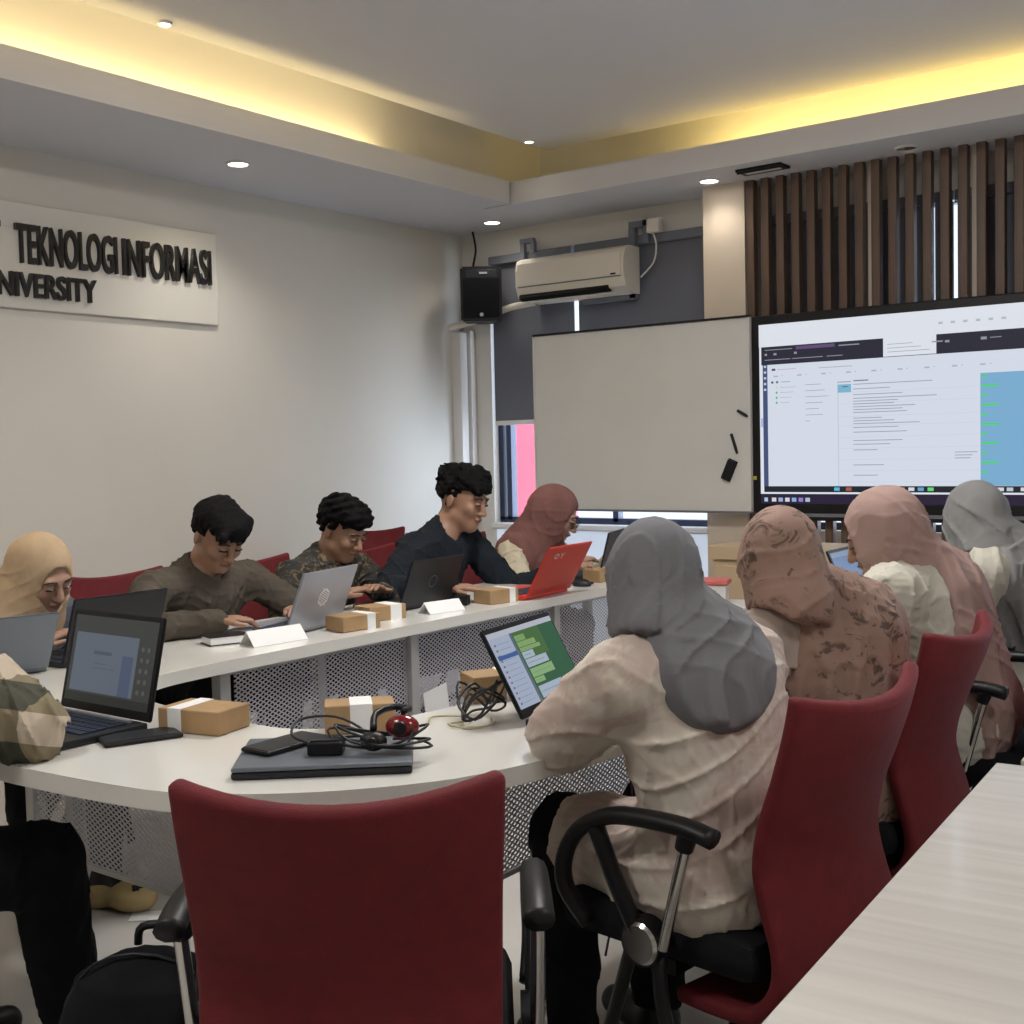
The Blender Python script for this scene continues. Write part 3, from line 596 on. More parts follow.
# sign on the left wall
t = thing('wall_sign', 'white acrylic sign board with black raised letters on the left wall', 'sign', (-5.2, 3.5, 2.3))
def onwall(me, y0, y1, zb, zt, a, c, d_, e_, name, x=-5.165, m='letter', lean=0):
    """place text mesh with width y0..y1 and height zb..zt on the left wall (reading towards +Y)"""
    sx = (y1-y0)/(c-a); sz = (zt-zb)/(e_-d_)
    for v in me.vertices: v.co = V((x+.012*(1 if v.co.z > 0 else -1)*1, y0+(v.co.x-a)*sx, zb+(v.co.y-d_)*sz))-V((-5.2, 3.5, 2.3))
    o = bpy.data.objects.new(name, me); COL.objects.link(o); o.parent = t; return o
b = B(); b.box((.016, -.30, 0), (.018, 2.16, .49), None, .006); b.obj('board', 'acrylic', t)
me, a, c, d_, e_ = text('letters', 'TEKNOLOGI', .19, 'letter', off=.012); onwall(me, 3.105, 3.645, 2.262, 2.447, a, c, d_, e_, 'letters')
me, a, c, d_, e_ = text('letters', 'INFORMASI', .19, 'letter', off=.012); onwall(me, 3.68, 4.225, 2.262, 2.447, a, c, d_, e_, 'letters')
me, a, c, d_, e_ = text('letters', 'INSTITUT', .19, 'letter', off=.012); onwall(me, 2.50, 3.03, 2.262, 2.447, a, c, d_, e_, 'letters')
me, a, c, d_, e_ = text('letters', 'UNIVERSITY', .11, 'letter', off=.016); onwall(me, 2.93, 3.52, 2.108, 2.222, a, c, d_, e_, 'letters')

# downlights
def downlight(x, y, z, label, power=6, on=True, sc=1):
    t = thing('downlight', label, 'ceiling light', (x, y, z), 0, 'round downlights'); t.scale = (sc, sc, 1)
    b = B(); n = 28
    b.loft([[(r*math.cos(2*PI*k/n), r*math.sin(2*PI*k/n), zz) for k in range(n)] for r, zz in ((.060, 0), (.060, -.006), (.050, -.010), (.047, -.004), (.047, 0))], False); b.obj('trim_ring', 'white', t, True)
    B().cyl((0, 0, -.001), (0, 0, -.006), .047, seg=28).obj('diffuser', 'lamp' if on else 'chrome', t)
    if on:
        l = bpy.data.lights.new('lamp', 'SPOT'); l.energy = power; l.spot_size = 2.3; l.spot_blend = .8; l.shadow_soft_size = .045; l.color = (1, .92, .80)
        lo = bpy.data.objects.new('lamp', l); COL.objects.link(lo); lo.parent = t; lo.location = (0, 0, -.02)
downlight(-4.688, 4.03, 2.8, 'round lit downlight in the soffit above the sign wall', 26)
downlight(-4.72, 6.12, 2.8, 'round lit downlight in the soffit above the black speaker', 7)
downlight(-3.12, 6.00, 2.8, 'round lit downlight in the soffit over the cream column', 6)
downlight(-2.04, 6.02, 2.8, 'unlit round downlight in the soffit over the wooden slats', 0, False)
for x, y, lb in ((-4.688, 1.9, 'round lit downlight in the soffit left of the picture edge'), (-4.688, -.2, 'round lit downlight at the near end of the left soffit')): downlight(x, y, 2.8, lb, 26)
downlight(-4.055, 3.13, 3.10, 'small lit downlight at the edge of the raised ceiling above the long cove', 1, sc=.5)
downlight(-4.055, 5.62, 3.10, 'small lit downlight at the far corner of the raised ceiling', 1, sc=.5)
t = thing('ceiling_vent', 'black slot vent in the soffit left of the wooden slats', 'vent', (-2.77, 5.93, 2.8), -.02)
box((0, 0, -.008), (.26, .12, .016), .004).obj('frame', 'black', t)
box((0, -.045, -.018), (.25, .012, .012)).obj('blade', 'black', t); box((0, 0, -.014), (.2, .05, .006)).obj('grille', 'white', t)
# cove strips
def cove(label, loc, size, rot, e, lc):
    t = thing('led_strip', label, 'light', loc)
    box((0, 0, 0), (size[0], size[1], .012)).obj('strip', 'white', t)
    l = bpy.data.lights.new('lamp', 'AREA'); l.shape = 'RECTANGLE'; l.size = size[0]; l.size_y = size[1]; l.energy = e; l.color = lc
    lo = bpy.data.objects.new('lamp', l); COL.objects.link(lo); lo.parent = t; lo.location = (0, 0, .012); lo.rotation_euler = rot
cove('yellow light strip hidden behind the lip of the left cove', (-4.465, 2.0, 2.86), (.03, 5.6), (PI, 0, 0), 40, (1, .74, .30))
cove('yellow light strip hidden behind the lip of the back cove', (-.75, 6.22, 2.86), (5.0, .03), (PI, 0, 0), 36, (1, .70, .2))
# unseen fill panels added to brighten the room from above and behind
def panel(x, y, e, label):
    t = thing('fill_panel', label, 'ceiling light', (x, y, 3.10), 0, 'added fill light panels outside the picture')
    box((0, 0, -.012), (.62, .62, .024), .004).obj('frame', 'white', t)
    box((0, 0, -.026), (.58, .58, .004)).obj('diffuser', 'lamp', t)
    l = bpy.data.lights.new('lamp', 'AREA'); l.size = .55; l.energy = e; l.color = (1, .97, .94)
    lo = bpy.data.objects.new('lamp', l); COL.objects.link(lo); lo.parent = t; lo.location = (0, 0, -.035)
panel(-2.3, .2, 20, 'added fill light panel above the near end of the table'); panel(-2.0, 3.2, 46, 'added fill light panel above the middle of the table'); panel(.9, 1.6, 20, 'added fill light panel above the pale foreground table')

# air conditioner, speaker, bracket, pipe
t = thing('air_conditioner', 'ivory split air conditioner under the soffit beside the black speaker', 'air conditioner', (-4.175, 6.345, 2.415))
b = B(); prof = [(-.0, .14), (-.12, .14), (-.165, .12), (-.185, .06), (-.185, -.04), (-.16, -.105), (-.07, -.14), (0, -.14)]
b.loft([[(x, y, z) for y, z in prof] for x in (-.40, .40)]); b.obj('body', 'ivory', t)
b = B(); b.box((0, -.188, .03), (.76, .006, .14), None, .002); b.obj('front_panel', 'ivory', t)
b = B(); b.box((-.05, -.155, -.112), (.66, .05, .022), Euler((-.6, 0, 0))); b.obj('air_slot', 'black', t)
b = B(); b.box((-.05, -.16, -.135), (.68, .07, .006), Euler((.25, 0, 0))); b.obj('louvre', 'white', t)
b = B(); b.box((0, -.187, -.045), (.76, .004, .006)); b.obj('seam', 'greymetal', t)
b = B(); b.box((.33, -.193, -.03), (.035, .003, .01)); b.obj('display', 'black', t)
t = thing('steel_bracket', 'grey steel frame right of the air conditioner with a white box', 'bracket', (-3.78, 6.335, 2.55))
box((-.03, 0, -.09), (.045, .04, .42)).obj('post', 'greymetal', t); box((.065, 0, .09), (.035, .04, .14)).obj('post', 'greymetal', t); box((.02, 0, .14), (.14, .04, .035)).obj('crossbar', 'greymetal', t)
box((-.2, 0, -.29), (.38, .04, .03)).obj('crossbar', 'greymetal', t)
box((.13, -.02, .115), (.085, .05, .085), .006).obj('junction_box', 'ivory', t)
B().tube([(.12, -.02, .07), (.14, -.02, 0), (.12, -.02, -.1), (.03, -.02, -.18)], .005, 6).obj('wire', 'white', t, True)
t = thing('small_bracket', 'small grey steel bracket above the left end of the air conditioner', 'bracket', (-4.60, 6.335, 2.66))
box((.0, 0, .03), (.10, .04, .03)).obj('arm', 'greymetal', t); box((-.035, 0, -.04), (.03, .03, .12)).obj('post', 'greymetal', t); box((.045, 0, -.01), (.03, .03, .07)).obj('post', 'greymetal', t)
o = B().tube([(-4.50, 6.28, 2.285), (-4.72, 6.28, 2.27), (-4.95, 6.25, 2.21), (-5.16, 6.2, 2.17)], .022, 10).obj('drain_pipe', 'ivory', None, True); tagd(o, 'ivory pipe running from the air conditioner to the corner', 'pipe')
t = thing('loudspeaker', 'black loudspeaker hung high in the corner above the window', 'speaker', (-4.90, 6.22, 2.36), math.radians(38))
b = B(); b.loft([[(-.135, -.11, z), (.135, -.11, z), (.10, .12, z), (-.10, .12, z)] for z in (-.175, .175)]); bmesh.ops.bevel(b.bm, geom=b.bm.edges[:], offset=.012, segments=2, affect='EDGES'); b.obj('cabinet', 'black', t)
B().box((0, -.114, -.03), (.235, .008, .25), None, .003).obj('grille', 'blackcloth', t)
B().box((0, -.115, .125), (.20, .006, .055), None, .003).obj('horn', 'dark', t)
B().box((.015, -.12, .13), (.05, .004, .012)).obj('badge', 'silver', t); B().cyl((0, -.117, -.135), (0, -.121, -.135), .012).obj('emblem', 'silver', t)
B().tube([(-.02, .1, .1), (-.05, .16, .2), (-.03, .14, .32), (-.05, .15, .45)], .008, 6).obj('hanger', 'black', t, True)

# whiteboard
t = thing('whiteboard', 'large blank whiteboard between the window and the big screen', 'whiteboard', (-3.645, 6.065, .977))
box((0, 0, .534), (1.446, .02, 1.066)).obj('writing_surface', 'board', t)
box((0, -.004, 1.071), (1.452, .034, .012)).obj('top_rail', 'black', t); box((0, -.006, 0), (1.452, .04, .012)).obj('bottom_rail', 'greymetal', t)
for x in (-.724, .724): box((x, -.002, .534), (.008, .03, 1.066)).obj('side_rail', 'white', t)
box((.53, .05, .534), (.2, .085, .04)).obj('wall_mount', 'greymetal', t); box((.53, .05, .2), (.2, .085, .04)).obj('wall_mount', 'greymetal', t)
for (x0, z0, x1, z1), lb in (((-2.99, 1.537, -2.93, 1.502), 'black marker stuck on the whiteboard, the topmost one'), ((-3.03, 1.41, -2.995, 1.30), 'black marker stuck on the whiteboard, halfway above the eraser')):
    d = V((x1-x0, 0, z1-z0)); b = B(); b.cyl((0, 0, 0), d*.72, .0085, seg=10); o = thing('marker_pen', lb, 'marker', (x0, 6.045, z0), 0, 'markers on the whiteboard')
    b.obj('barrel', 'black', o, True); B().cyl(d*.7, d, .0095, .006, 10).obj('cap', 'black', o, True)
t = thing('board_eraser', 'black board eraser stuck low on the whiteboard', 'eraser', (-3.045, 6.04, 1.21)); r = Euler((0, math.radians(24), 0))
B().box((0, 0, 0), (.05, .03, .115), r, .005).obj('body', 'black', t); B().box((0, .009, 0), (.054, .012, .12), r).obj('felt_pad', 'blackcloth', t)

# large screen
t = thing('display_screen', 'large flat screen showing a spreadsheet page in front of the slats', 'screen', (-2.915, 6.075, .935))
WS, HS = 1.80, 1.11
b = B(); b.box((WS/2, .03, HS/2), (WS, .06, HS), None, .008); b.obj('housing', 'black', t)
box((WS/2, -.003, .030), (WS-.02, .006, .018)).obj('speaker_bar', 'greymetal', t)
w = (.80, .86, .98); wh = (.88, .92, 1); bl = (.02, .03, .06); ln = (.36, .40, .50); R = []
def X(p): return p
# u: 0..1 across, v: 0..1 up the lit area
R.append((0, 0, 1, 1, wh)); R.append((0, 0, 1, .055, (.03, .02, .05)))
for k in range(7): R.append((.012+.018*k, .012, .024+.018*k, .034, [(.5, .7, .9), (.8, .8, .8), (.4, .5, .8), (.8, .8, .9), (.3, .5, .9), (.35, .25, .7), (.5, .6, .8)][k]))
R.append((.012, .065, 1, .098, (.02, .025, .035)))
for k, c in ((.195, (.1, .6, .8)), (.225, (.5, .12, .1)), (.31, (.9, .9, .9)), (.333, (.9, .9, .95)), (.355, (.85, .25, .15)), (.378, (.8, .85, .9)), (.40, (.15, .45, .8)), (.423, (.15, .85, .2)), (.58, (.8, .8, .85)), (.60, (.6, .7, .8)), (.63, (.8, .8, .85)), (.66, (.9, .9, .9)), (.72, (.7, .8, .9)), (.74, (.6, .6, .8))): R.append((k, .073, k+.014, .091, c))
R.append((.012, .098, .985, .985, w)); R.append((.012, .098, .028, .79, (.07, .10, .22)))
for k in range(5): R.append((.016, .76-.032*k, .024, .772-.032*k, (.6, .7, .85)))
R.append((.004, .43, .012, .48, (.5, .6, .9)))
R.append((.0, .875, .985, 1, wh)); R.append((.008, .775, 1, .875, (.03, .03, .05))); R.append((.32, .778, .445, .885, wh))
for k in range(3): R.append((.33, .80+.02*k, .43-.02*k, .803+.02*k, ln))
for q in ((.02, .855, .09, .859), (.10, .850, .20, .868), (.21, .852, .262, .858), (.02, .826, .028, .838), (.04, .826, .048, .838), (.095, .826, .102, .838), (.02, .80, .085, .804), (.09, .80, .17, .804), (.18, .80, .22, .804), (.435, .835, .46, .842), (.465, .83, .475, .842), (.545, .832, .558, .846), (.565, .838, .59, .842)): R.append((*q, (.35, .36, .45) if q[3]-q[1] < .017 else (.14, .09, .22)))
for k in range(6): R.append((.45+.028*k, .925, .46+.028*k, .937, (.55, .6, .68)))
R.append((.035, .74, .045, .752, (.1, .1, .15))); R.append((.05, .744, .10, .747, (.6, .4, .45))); R.append((.16, .74, .245, .743, ln))
for k in range(26): R.append((.04+.021*k, .705+.004*(k % 3), .04+.021*k+(.004 if k % 3 else .012), .713, (.5, .54, .62)))
R.append((.034, .67, .04, .682, (.1, .1, .2))); R.append((.047, .67, .053, .682, (.15, .2, .3))); R.append((.06, .674, .085, .678, ln))
for k in range(4): R.append((.046, .64-.028*k, .051, .652-.028*k, (.15, .55, .25) if k else (.7, .75, .8))); R.append((.058, .645-.028*k, .10-.006*k, .647-.028*k, ln))
for k in range(7): R.append((.125, .652-.033*k, .125+(.04, .05, .06, .045, .035, .045, .012)[k], .655-.033*k, ln))
R.append((.208, .10, .210, .66, (.6, .68, .8))); R.append((.208, .60, .242, .645, (.25, .55, .75))); R.append((.22, .63, .234, .634, (.05, .1, .2)))
R.append((.208, .655, .242, .66, ln)); R.append((.248, .658, .285, .664, (.2, .25, .3)))
for k, (v, l_) in enumerate(((.64, .19), (.615, .09), (.585, .12), (.565, .20), (.55, .11), (.535, .10), (.52, .15), (.505, .12), (.49, .13), (.46, .07), (.445, .10), (.43, .16), (.41, .11), (.385, .13), (.34, .12), (.32, .09), (.29, .06), (.21, .075), (.155, .06))): R.append((.247, v, .247+l_, v+.004, ln))
for v in (.60, .54, .47, .42, .36, .30, .24, .18, .12): R.append((.21, v, .545, v+.0015, (.66, .72, .84)))
R.append((.545, .10, .78, .665, (.24, .50, .76)))
for k in range(11): R.append((.547, .645-.048*k, .56+.024*(k % 2), .655-.048*k, (.10, .80, .22)))
for v, l_ in ((.27, .05), (.255, .04), (.24, .035)): R.append((.488, v, .488+l_, v+.004, ln))
for k in range(9): R.append((.79+.02*k, .3, .80+.02*k, .31, ln))
g_ = lambda u: u if u < .03 else min(.985, 1.254*u)
R = [((g_(r[0]), r[1], g_(r[2]), r[3], r[4]) if not (r[0] == 0 and r[2] == 1) else r) for r in R if r[0] == 0 or g_(r[0]) < .98]
U0, U1, Z0, Z1 = .045, WS-.045, .09, 1.06
rects('lit_panel', lambda u, v, k: (U0+(U1-U0)*u, -.0012-.00012*k, Z0+(Z1-Z0)*v), R, 'screen', t)
box((.012, -.003, .23), (.02, .004, .02)).obj('sticker', mat('yellow_sticker', (.5, .5, .05)), t)
for x in (.3, .9): box((x, .08, .55), (.08, .05, .3)).obj('wall_mount', 'greymetal', t)

# sideboard under the screen
t = thing('sideboard', 'light oak sideboard below the large screen', 'cabinet', (-2.0, 5.93, 0))
box((0, 0, .37), (2.0, .34, .74)).obj('body', 'wood', t); box((0, -.005, .78), (2.04, .37, .075), .004).obj('top', 'wood', t)
for x in (-.75, -.25, .25, .75): box((x, -.175, .38), (.47, .014, .66), .003).obj('door', 'wood', t)
# low white stand with a tub
t = thing('side_table', 'small white side table standing inside the far end of the tables', 'table', (-2.68, 5.12, 0), .3)
box((0, 0, .585), (.36, .30, .03), .004).obj('tabletop', 'white', t)
for x in (-.15, .15):
    for y in (-.12, .12): box((x, y, .285), (.03, .03, .57)).obj('leg', 'tabletrim', t)
t = thing('storage_tub', 'clear tub with a red lid beyond the woman in the dark grey headscarf', 'tub', (-2.66, 5.10, .601), .3)
b = B(); b.loft([[(-.07*s_, -.055*s_, z), (.07*s_, -.055*s_, z), (.07*s_, .055*s_, z), (-.07*s_, .055*s_, z)] for z, s_ in ((0, .9), (.09, 1))]); b.obj('tub', 'clear', t); box((0, 0, .105), (.155, .125, .028), .006).obj('lid', 'redlid', t)

# ------------------------------------------------------------------ conference table
def arc(pts, n=6):
    P = [V((*p, 0)) for p in pts]; Q = []
    for k in range(len(P)-1):
        p0, p1, p2, p3 = P[max(k-1, 0)], P[k], P[k+1], P[min(k+2, len(P)-1)]
        for j in range(n): t_ = j/n; Q.append(.5*((2*p1)+(p2-p0)*t_+(2*p0-5*p1+4*p2-p3)*t_*t_+(3*p1-p0-3*p2+p3)*t_**3))
    return [(q.x, q.y) for q in Q]+[pts[-1]]
outer = [(-1.31, 5.0)]+arc([(-1.31, 2.25), (-1.315, 2.02), (-1.37, 1.76), (-1.44, 1.61), (-1.58, 1.45), (-1.76, 1.335), (-1.95, 1.295), (-2.25, 1.272), (-2.6, 1.27), (-2.95, 1.29), (-3.2, 1.40), (-3.34, 1.62), (-3.38, 2.0)])+[(-3.38, 5.0)]
inner = [(-2.79, 5.0)]+arc([(-2.79, 2.3), (-2.77, 2.05), (-2.66, 1.88), (-2.45, 1.80), (-2.1, 1.775), (-1.94, 1.80), (-1.85, 1.92), (-1.80, 2.2)])+[(-1.80, 5.0)]
t = thing('conference_table', 'white U-shaped conference table with grey perforated modesty panels', 'table', (-2.3, 3, 0))
n = 0
def resample(path, n):
    d = [0]
    for p, q in zip(path, path[1:]): d.append(d[-1]+math.hypot(q[0]-p[0], q[1]-p[1]))
    out = []; k = 0
    for i in range(n+1):
        s_ = d[-1]*i/n
        while k < len(d)-2 and d[k+1] < s_: k += 1
        a = (s_-d[k])/(d[k+1]-d[k]); out.append((path[k][0]*(1-a)+path[k+1][0]*a, path[k][1]*(1-a)+path[k+1][1]*a))
    return out
oc = [p for p in outer if p[1] <= 2.3]; ic = [p for p in inner if p[1] <= 2.3][::-1]
A_ = [(-1.31, 5.0)]+resample(oc, 60)+[(-3.38, 5.0)]; C_ = [(-1.80, 5.0)]+resample(ic, 60)+[(-2.79, 5.0)]
b = B(); rows = []
for (ax, ay), (cx, cy) in zip(A_, C_):
    rows.append([b.bm.verts.new((px+2.3, py-3, z)) for px, py, z in ((ax, ay, .75), (cx, cy, .75), (cx, cy, .713), (ax, ay, .713))])
for r0, r1 in zip(rows, rows[1:]):
    for k in range(4): b.bm.faces.new((r0[k], r0[(k+1) % 4], r1[(k+1) % 4], r1[k]))
b.bm.faces.new(rows[0]); b.bm.faces.new(rows[-1][::-1]); b.obj('tabletop', 'tabletop', t)

off = (-2.3, 3, 0)
far = [(-2.83, y) for y in (2.35, 3.12)]; far2 = [(-2.83, y) for y in (3.165, 4.0)]; far3 = [(-2.83, y) for y in (4.045, 4.96)]
for path in (far, far2, far3): panel_uv('modesty_panel', path, .27, .705, 'mesh', t, off)
near = arc([(-2.72, 2.0), (-2.62, 1.90), (-2.45, 1.84), (-2.1, 1.82), (-1.96, 1.84)])
panel_uv('modesty_panel', [(-3.04, 1.82), (-2.1, 1.82), (-1.95, 1.835), (-1.87, 1.93)], .27, .705, 'mesh', t, off)
panel_uv('modesty_panel', [(-1.84, 2.0), (-1.84, 3.3)], .27, .705, 'mesh', t, off); panel_uv('modesty_panel', [(-1.84, 3.35), (-1.84, 4.95)], .27, .705, 'mesh', t, off)
for x, y in ((-2.83, 3.142), (-2.83, 4.022), (-2.83, 2.3), (-2.83, 4.98), (-3.08, 1.84), (-1.86, 1.965), (-1.84, 3.325), (-1.84, 4.97), (-3.3, 3.142), (-3.3, 4.98), (-3.3, 2.1), (-1.4, 3.3), (-1.4, 4.97)):
    box((x+2.3, y-3, .356), (.04, .04, .712), .003).obj('leg', 'tabletrim', t)
b = B()
for path in (far+far3,): 
    for z in (.27, .705): b.box((-2.83+2.3, 3.64-3, z), (.012, 2.66, .014))
b.obj('panel_rail', 'tabletrim', t)
b = B()
for z in (.272, .70): b.box((-1.84+2.3, 3.47-3, z), (.012, 2.95, .014))
b.obj('panel_rail', 'tabletrim', t)
b = B(); b.box((-2.56+2.3, 1.82-3, .272), (.94, .012, .014)); b.obj('panel_rail', 'tabletrim', t)

# foreground tables
def fgtable(loc, rz, w, d, label):
    t = thing('side_desk', label, 'table', loc, rz)
    box((w/2, d/2, .735), (w, d, .03), .003).obj('tabletop', 'ash', t)
    for x in (.05, w-.05):
        for y in (.05, d-.05): box((x, y, .36), (.04, .04, .72)).obj('leg', 'tabletrim', t)
fgtable((-.475, .20, 0), math.radians(3.9), 1.2, 2.10, 'pale wood grain table in the right foreground, its end cut by the frame')
fgtable((-.585, 2.335, 0), math.radians(3.9), 1.2, 2.0, 'second pale table beyond the foreground one at the right edge')

# ------------------------------------------------------------------ office chair
def make_chair(label, cat='chair'):
    t = thing('visitor_chair', label, cat, (0, 0, 0), 0, 'red mesh back chairs')
    prof = [(-.335, .90), (-.315, .84), (-.285, .77), (-.25, .68), (-.235, .60), (-.245, .53), (-.262, .46), (-.255, .40), (-.215, .355), (-.15, .345), (-.05, .35)]
    fine = arc(prof, 3); nu = 12; b = B(); rows = []
    for j, (y, z) in enumerate(fine):
        tt = j/(len(fine)-1); hw = .214-.008*math.sin(tt*PI)
        row = []
        for i in range(nu+1):
            u = -1+2*i/nu; wrap = .055*u*u*(1-.75*tt); top = .028*u*u*max(0, 1-tt*5)
            row.append((u*hw, y+wrap, z+top))
        rows.append(row)
    g = [[b.bm.verts.new(p) for p in r] for r in rows]
    for r0, r1 in zip(g, g[1:]):
        for i in range(nu): b.bm.faces.new((r0[i], r0[i+1], r1[i+1], r1[i]))
    o = b.obj('backrest', 'red', t, 'all'); sm = o.modifiers.new('Thick', 'SOLIDIFY'); sm.thickness = .032; sm.offset = 1
    bv = o.modifiers.new('Round', 'BEVEL'); bv.width = .012; bv.segments = 3; bv.angle_limit = 1.0
    b = B(); b.box((0, .01, .435), (.46, .46, .085), None, .035); b.obj('seat', 'blackcloth', t, True)
    for q in (-1, 1):
        x = q*.268
        B().tube([(x, -.165, .665), (x, -.10, .675), (x, .01, .672), (x, .08, .658), (x, .145, .62), (x, .182, .56), (x, .18, .50), (x*.97, .13, .44)], [.024, .019], 10, True, .75).obj('armrest', 'black', t, 'all')
        B().tube([(x, .105, .645), (x, .06, .55), (x*.99, .01, .46)], .017, 8).obj('arm_strut', 'black', t, 'all')
        B().cyl((x, -.115, .675), (x*.99, -.1, .635), .02, .017, 12).obj('arm_bracket', 'black', t, True)
        B().cyl((x, -.108, .65), (x*.99, -.05, .44), .0115, .0115, 14).obj('arm_rod', 'chrome', t, True)
        B().cyl((x*.9, -.005, .44), (x*1.03, -.005, .44), .046, .044, 28).obj('hub', 'black', t, True)
        hub_ = [c_ for c_ in t.children if c_.name.startswith('hub')][-1]
        B().cyl((x*1.03, -.005, .44), (x*1.05, -.005, .44), .040, .034, 28).obj('hub_cap', 'chrome', hub_, True)
        B().tube([(x*.95, .03, .42), (x*.96, .08, .26), (x*.98, .16, .015)], .014, 8).obj('leg', 'black', t, 'all')
        B().tube([(x*.95, -.03, .42), (x*.95, -.045, .30), (x*.96, -.10, .19), (x*.98, -.20, .10), (x*.98, -.27, .015)], .014, 8).obj('leg', 'black', t, 'all')
    box((0, 0, .375), (.40, .06, .03)).obj('seat_frame', 'black', t)
    return t
ch0 = make_chair('empty red chair in the near foreground with its back to the viewer')
def place(o, x, y, rz, label=None, z=0):
    o.location = (x, y, z); o.rotation_euler = (0, 0, math.radians(rz))
    if label: o['label'] = label
place(ch0, -1.325, 1.35, 38)
for x, y, rz, lb in ((-1.10, 2.13, 83, 'red chair holding the woman in the dark grey headscarf'), (-1.16, 2.88, 90, 'red chair holding the woman in the leaf-print brown headscarf'),
                     (-1.03, 3.62, 88, 'red chair at the right edge under the woman in the dusty pink headscarf'), (-1.2, 4.35, 90, 'red chair under the woman in the light grey headscarf, mostly hidden'),
                     (-2.60, .83, 4, 'black-armed chair at the left edge under the person in the plaid sleeve'),
                     (-3.62, 2.04, -90, 'red chair under the woman in the cream headscarf'), (-3.70, 2.74, -92, 'red chair under the man in the olive brown shirt'),
                     (-3.64, 3.42, -84, 'red chair under the man in the dark batik shirt'), (-3.58, 4.02, -86, 'red chair under the man in the black shirt'), (-3.66, 4.80, -88, 'red chair under the woman in the mauve headscarf'),
                     (-4.72, 4.80, -150, 'empty red chair standing against the wall behind the man in black')):
    c = copy_tree(ch0); place(c, x, y, rz, lb)

# ------------------------------------------------------------------ laptops
def laptop(label, x, y, rz, w, d, ang, shell, scr=None, scrm='screendim', logo=None, bezel=.012, z=.751, lidh=None, screenoff=False):
    """origin: middle of the hinge line; user side is -Y; ang = lid lean back from vertical (deg)"""
    t = thing('laptop', label, 'laptop', (x, y, z), math.radians(rz)); lh = lidh or d*.98; a = math.radians(ang)
    base_ = box((0, -d/2, .009), (w, d, .016), .004).obj('base', shell, t)
    b = B(); kw = (w-.05)/14; kh = d*.46/5
    for r in range(5):
        for c in range(14): b.box((-w/2+.025+kw*(c+.5), -.035-kh*(r+.5), .0185), (kw*.86, kh*.84, .003))
    b.obj('keyboard', 'keys', base_); box((0, -d*.80, .0178), (w*.30, d*.26, .0014)).obj('touchpad', 'dark' if shell == 'dark' else shell, base_)
    q = lambda u, v, o_: (u, .004+v*math.sin(a)+o_*math.cos(a), .016+v*math.cos(a)-o_*math.sin(a))
    b = B(); pts = [(-w/2, 0), (w/2, 0), (w/2, lh), (-w/2, lh)]
    fr = [b.bm.verts.new(q(u, v, -.0)) for u, v in pts]; bk = [b.bm.verts.new(q(u, v, .008)) for u, v in pts]
    b.bm.faces.new(fr); b.bm.faces.new(bk[::-1])
    for k in range(4): b.bm.faces.new((bk[k], bk[(k+1) % 4], fr[(k+1) % 4], fr[k]))
    bmesh.ops.bevel(b.bm, geom=[e for e in b.bm.edges], offset=.0028, segments=2, affect='EDGES'); lid_ = b.obj('lid', shell, t)
    B().poly3([q(u, v, -.0006) for u, v in ((-w/2+.003, .003), (w/2-.003, .003), (w/2-.003, lh-.003), (-w/2+.003, lh-.003))]).obj('bezel', 'black', lid_)
    if scr is None: scr = [(0, 0, 1, 1, (.22, .26, .34)), (.02, .1, .2, .9, (.3, .33, .4)), (.25, .1, .95, .9, (.42, .45, .5))]
    rects('screen', lambda u, v, k: q(-w/2+bezel+(w-2*bezel)*u, .02+(lh-.032)*v, -.0012-.0001*k), scr, scrm, lid_)
    if logo: logo(lid_, lambda u, v: q(u, v, .0086), lh)
    return t
# near black laptop
s1 = [(0, 0, 1, 1, (.085, .09, .085)), (.04, .12, .80, .80, (.20, .235, .30)), (.63, .12, .76, .58, (.13, .17, .27)), (.0, 0, 1, .1, (.05, .055, .05)), (.28, .56, .50, .60, (.13, .15, .2)), (.30, .40, .55, .41, (.15, .17, .22)), (.30, .45, .45, .46, (.15, .17, .22))]
s1 += [([(.86+.07*i+.02*math.cos(a), .2+.12*j+.03*math.sin(a)) for a in [k*PI/4 for k in range(8)]], (.16, .165, .16)) for i in range(2) for j in range(5)]
t = laptop('black laptop open in the near left corner beside the plaid sleeve', -2.40, 1.605, 0, .345, .26, 13, 'dark', s1, 'screendim', None, .014, lidh=.232)
box((.01, -.022, .0195), (.26, .010, .004)).obj('hinge_bar', 'silver', t)
# laptop with the green chat screen
g1 = (.035, .12, .06); s2 = [(0, 0, 1, 1, (.40, .46, .60)), (.33, .0, 1, .93, g1), (.0, .93, 1, 1, (.5, .52, .6)), (.30, .0, .335, .93, (.12, .16, .2)), (.02, .64, .30, .70, (.05, .12, .35)), (.34, .55, .75, .93, (.07, .16, .05))]
for v0, v1, u1, c in ((.80, .88, .50, (.22, .38, .13)), (.72, .79, .62, (.25, .42, .14)), (.66, .71, .66, (.26, .42, .16)), (.56, .65, .52, (.42, .50, .60)), (.44, .55, .68, (.42, .50, .60)), (.30, .42, .70, (.27, .45, .2)), (.22, .29, .5, (.27, .45, .2)), (.02, .18, .72, (.42, .5, .62))): s2.append((.35, v0, u1, v1, c)); s2.append((.37, (v0+v1)/2-.004, u1-.05, (v0+v1)/2+.004, (.2, .3, .25)))
for k in range(12): s2.append((.02, .05+.07*k, .045, .075+.07*k, (.2, .12, .12))); s2.append((.06, .06+.07*k, .24, .067+.07*k, (.25, .3, .4)))
laptop('laptop with a green chat screen in front of the woman in the dark grey headscarf', -1.565, 2.235, 100, .345, .235, 28, 'dark', s2, 'screen', None, .008, lidh=.212)
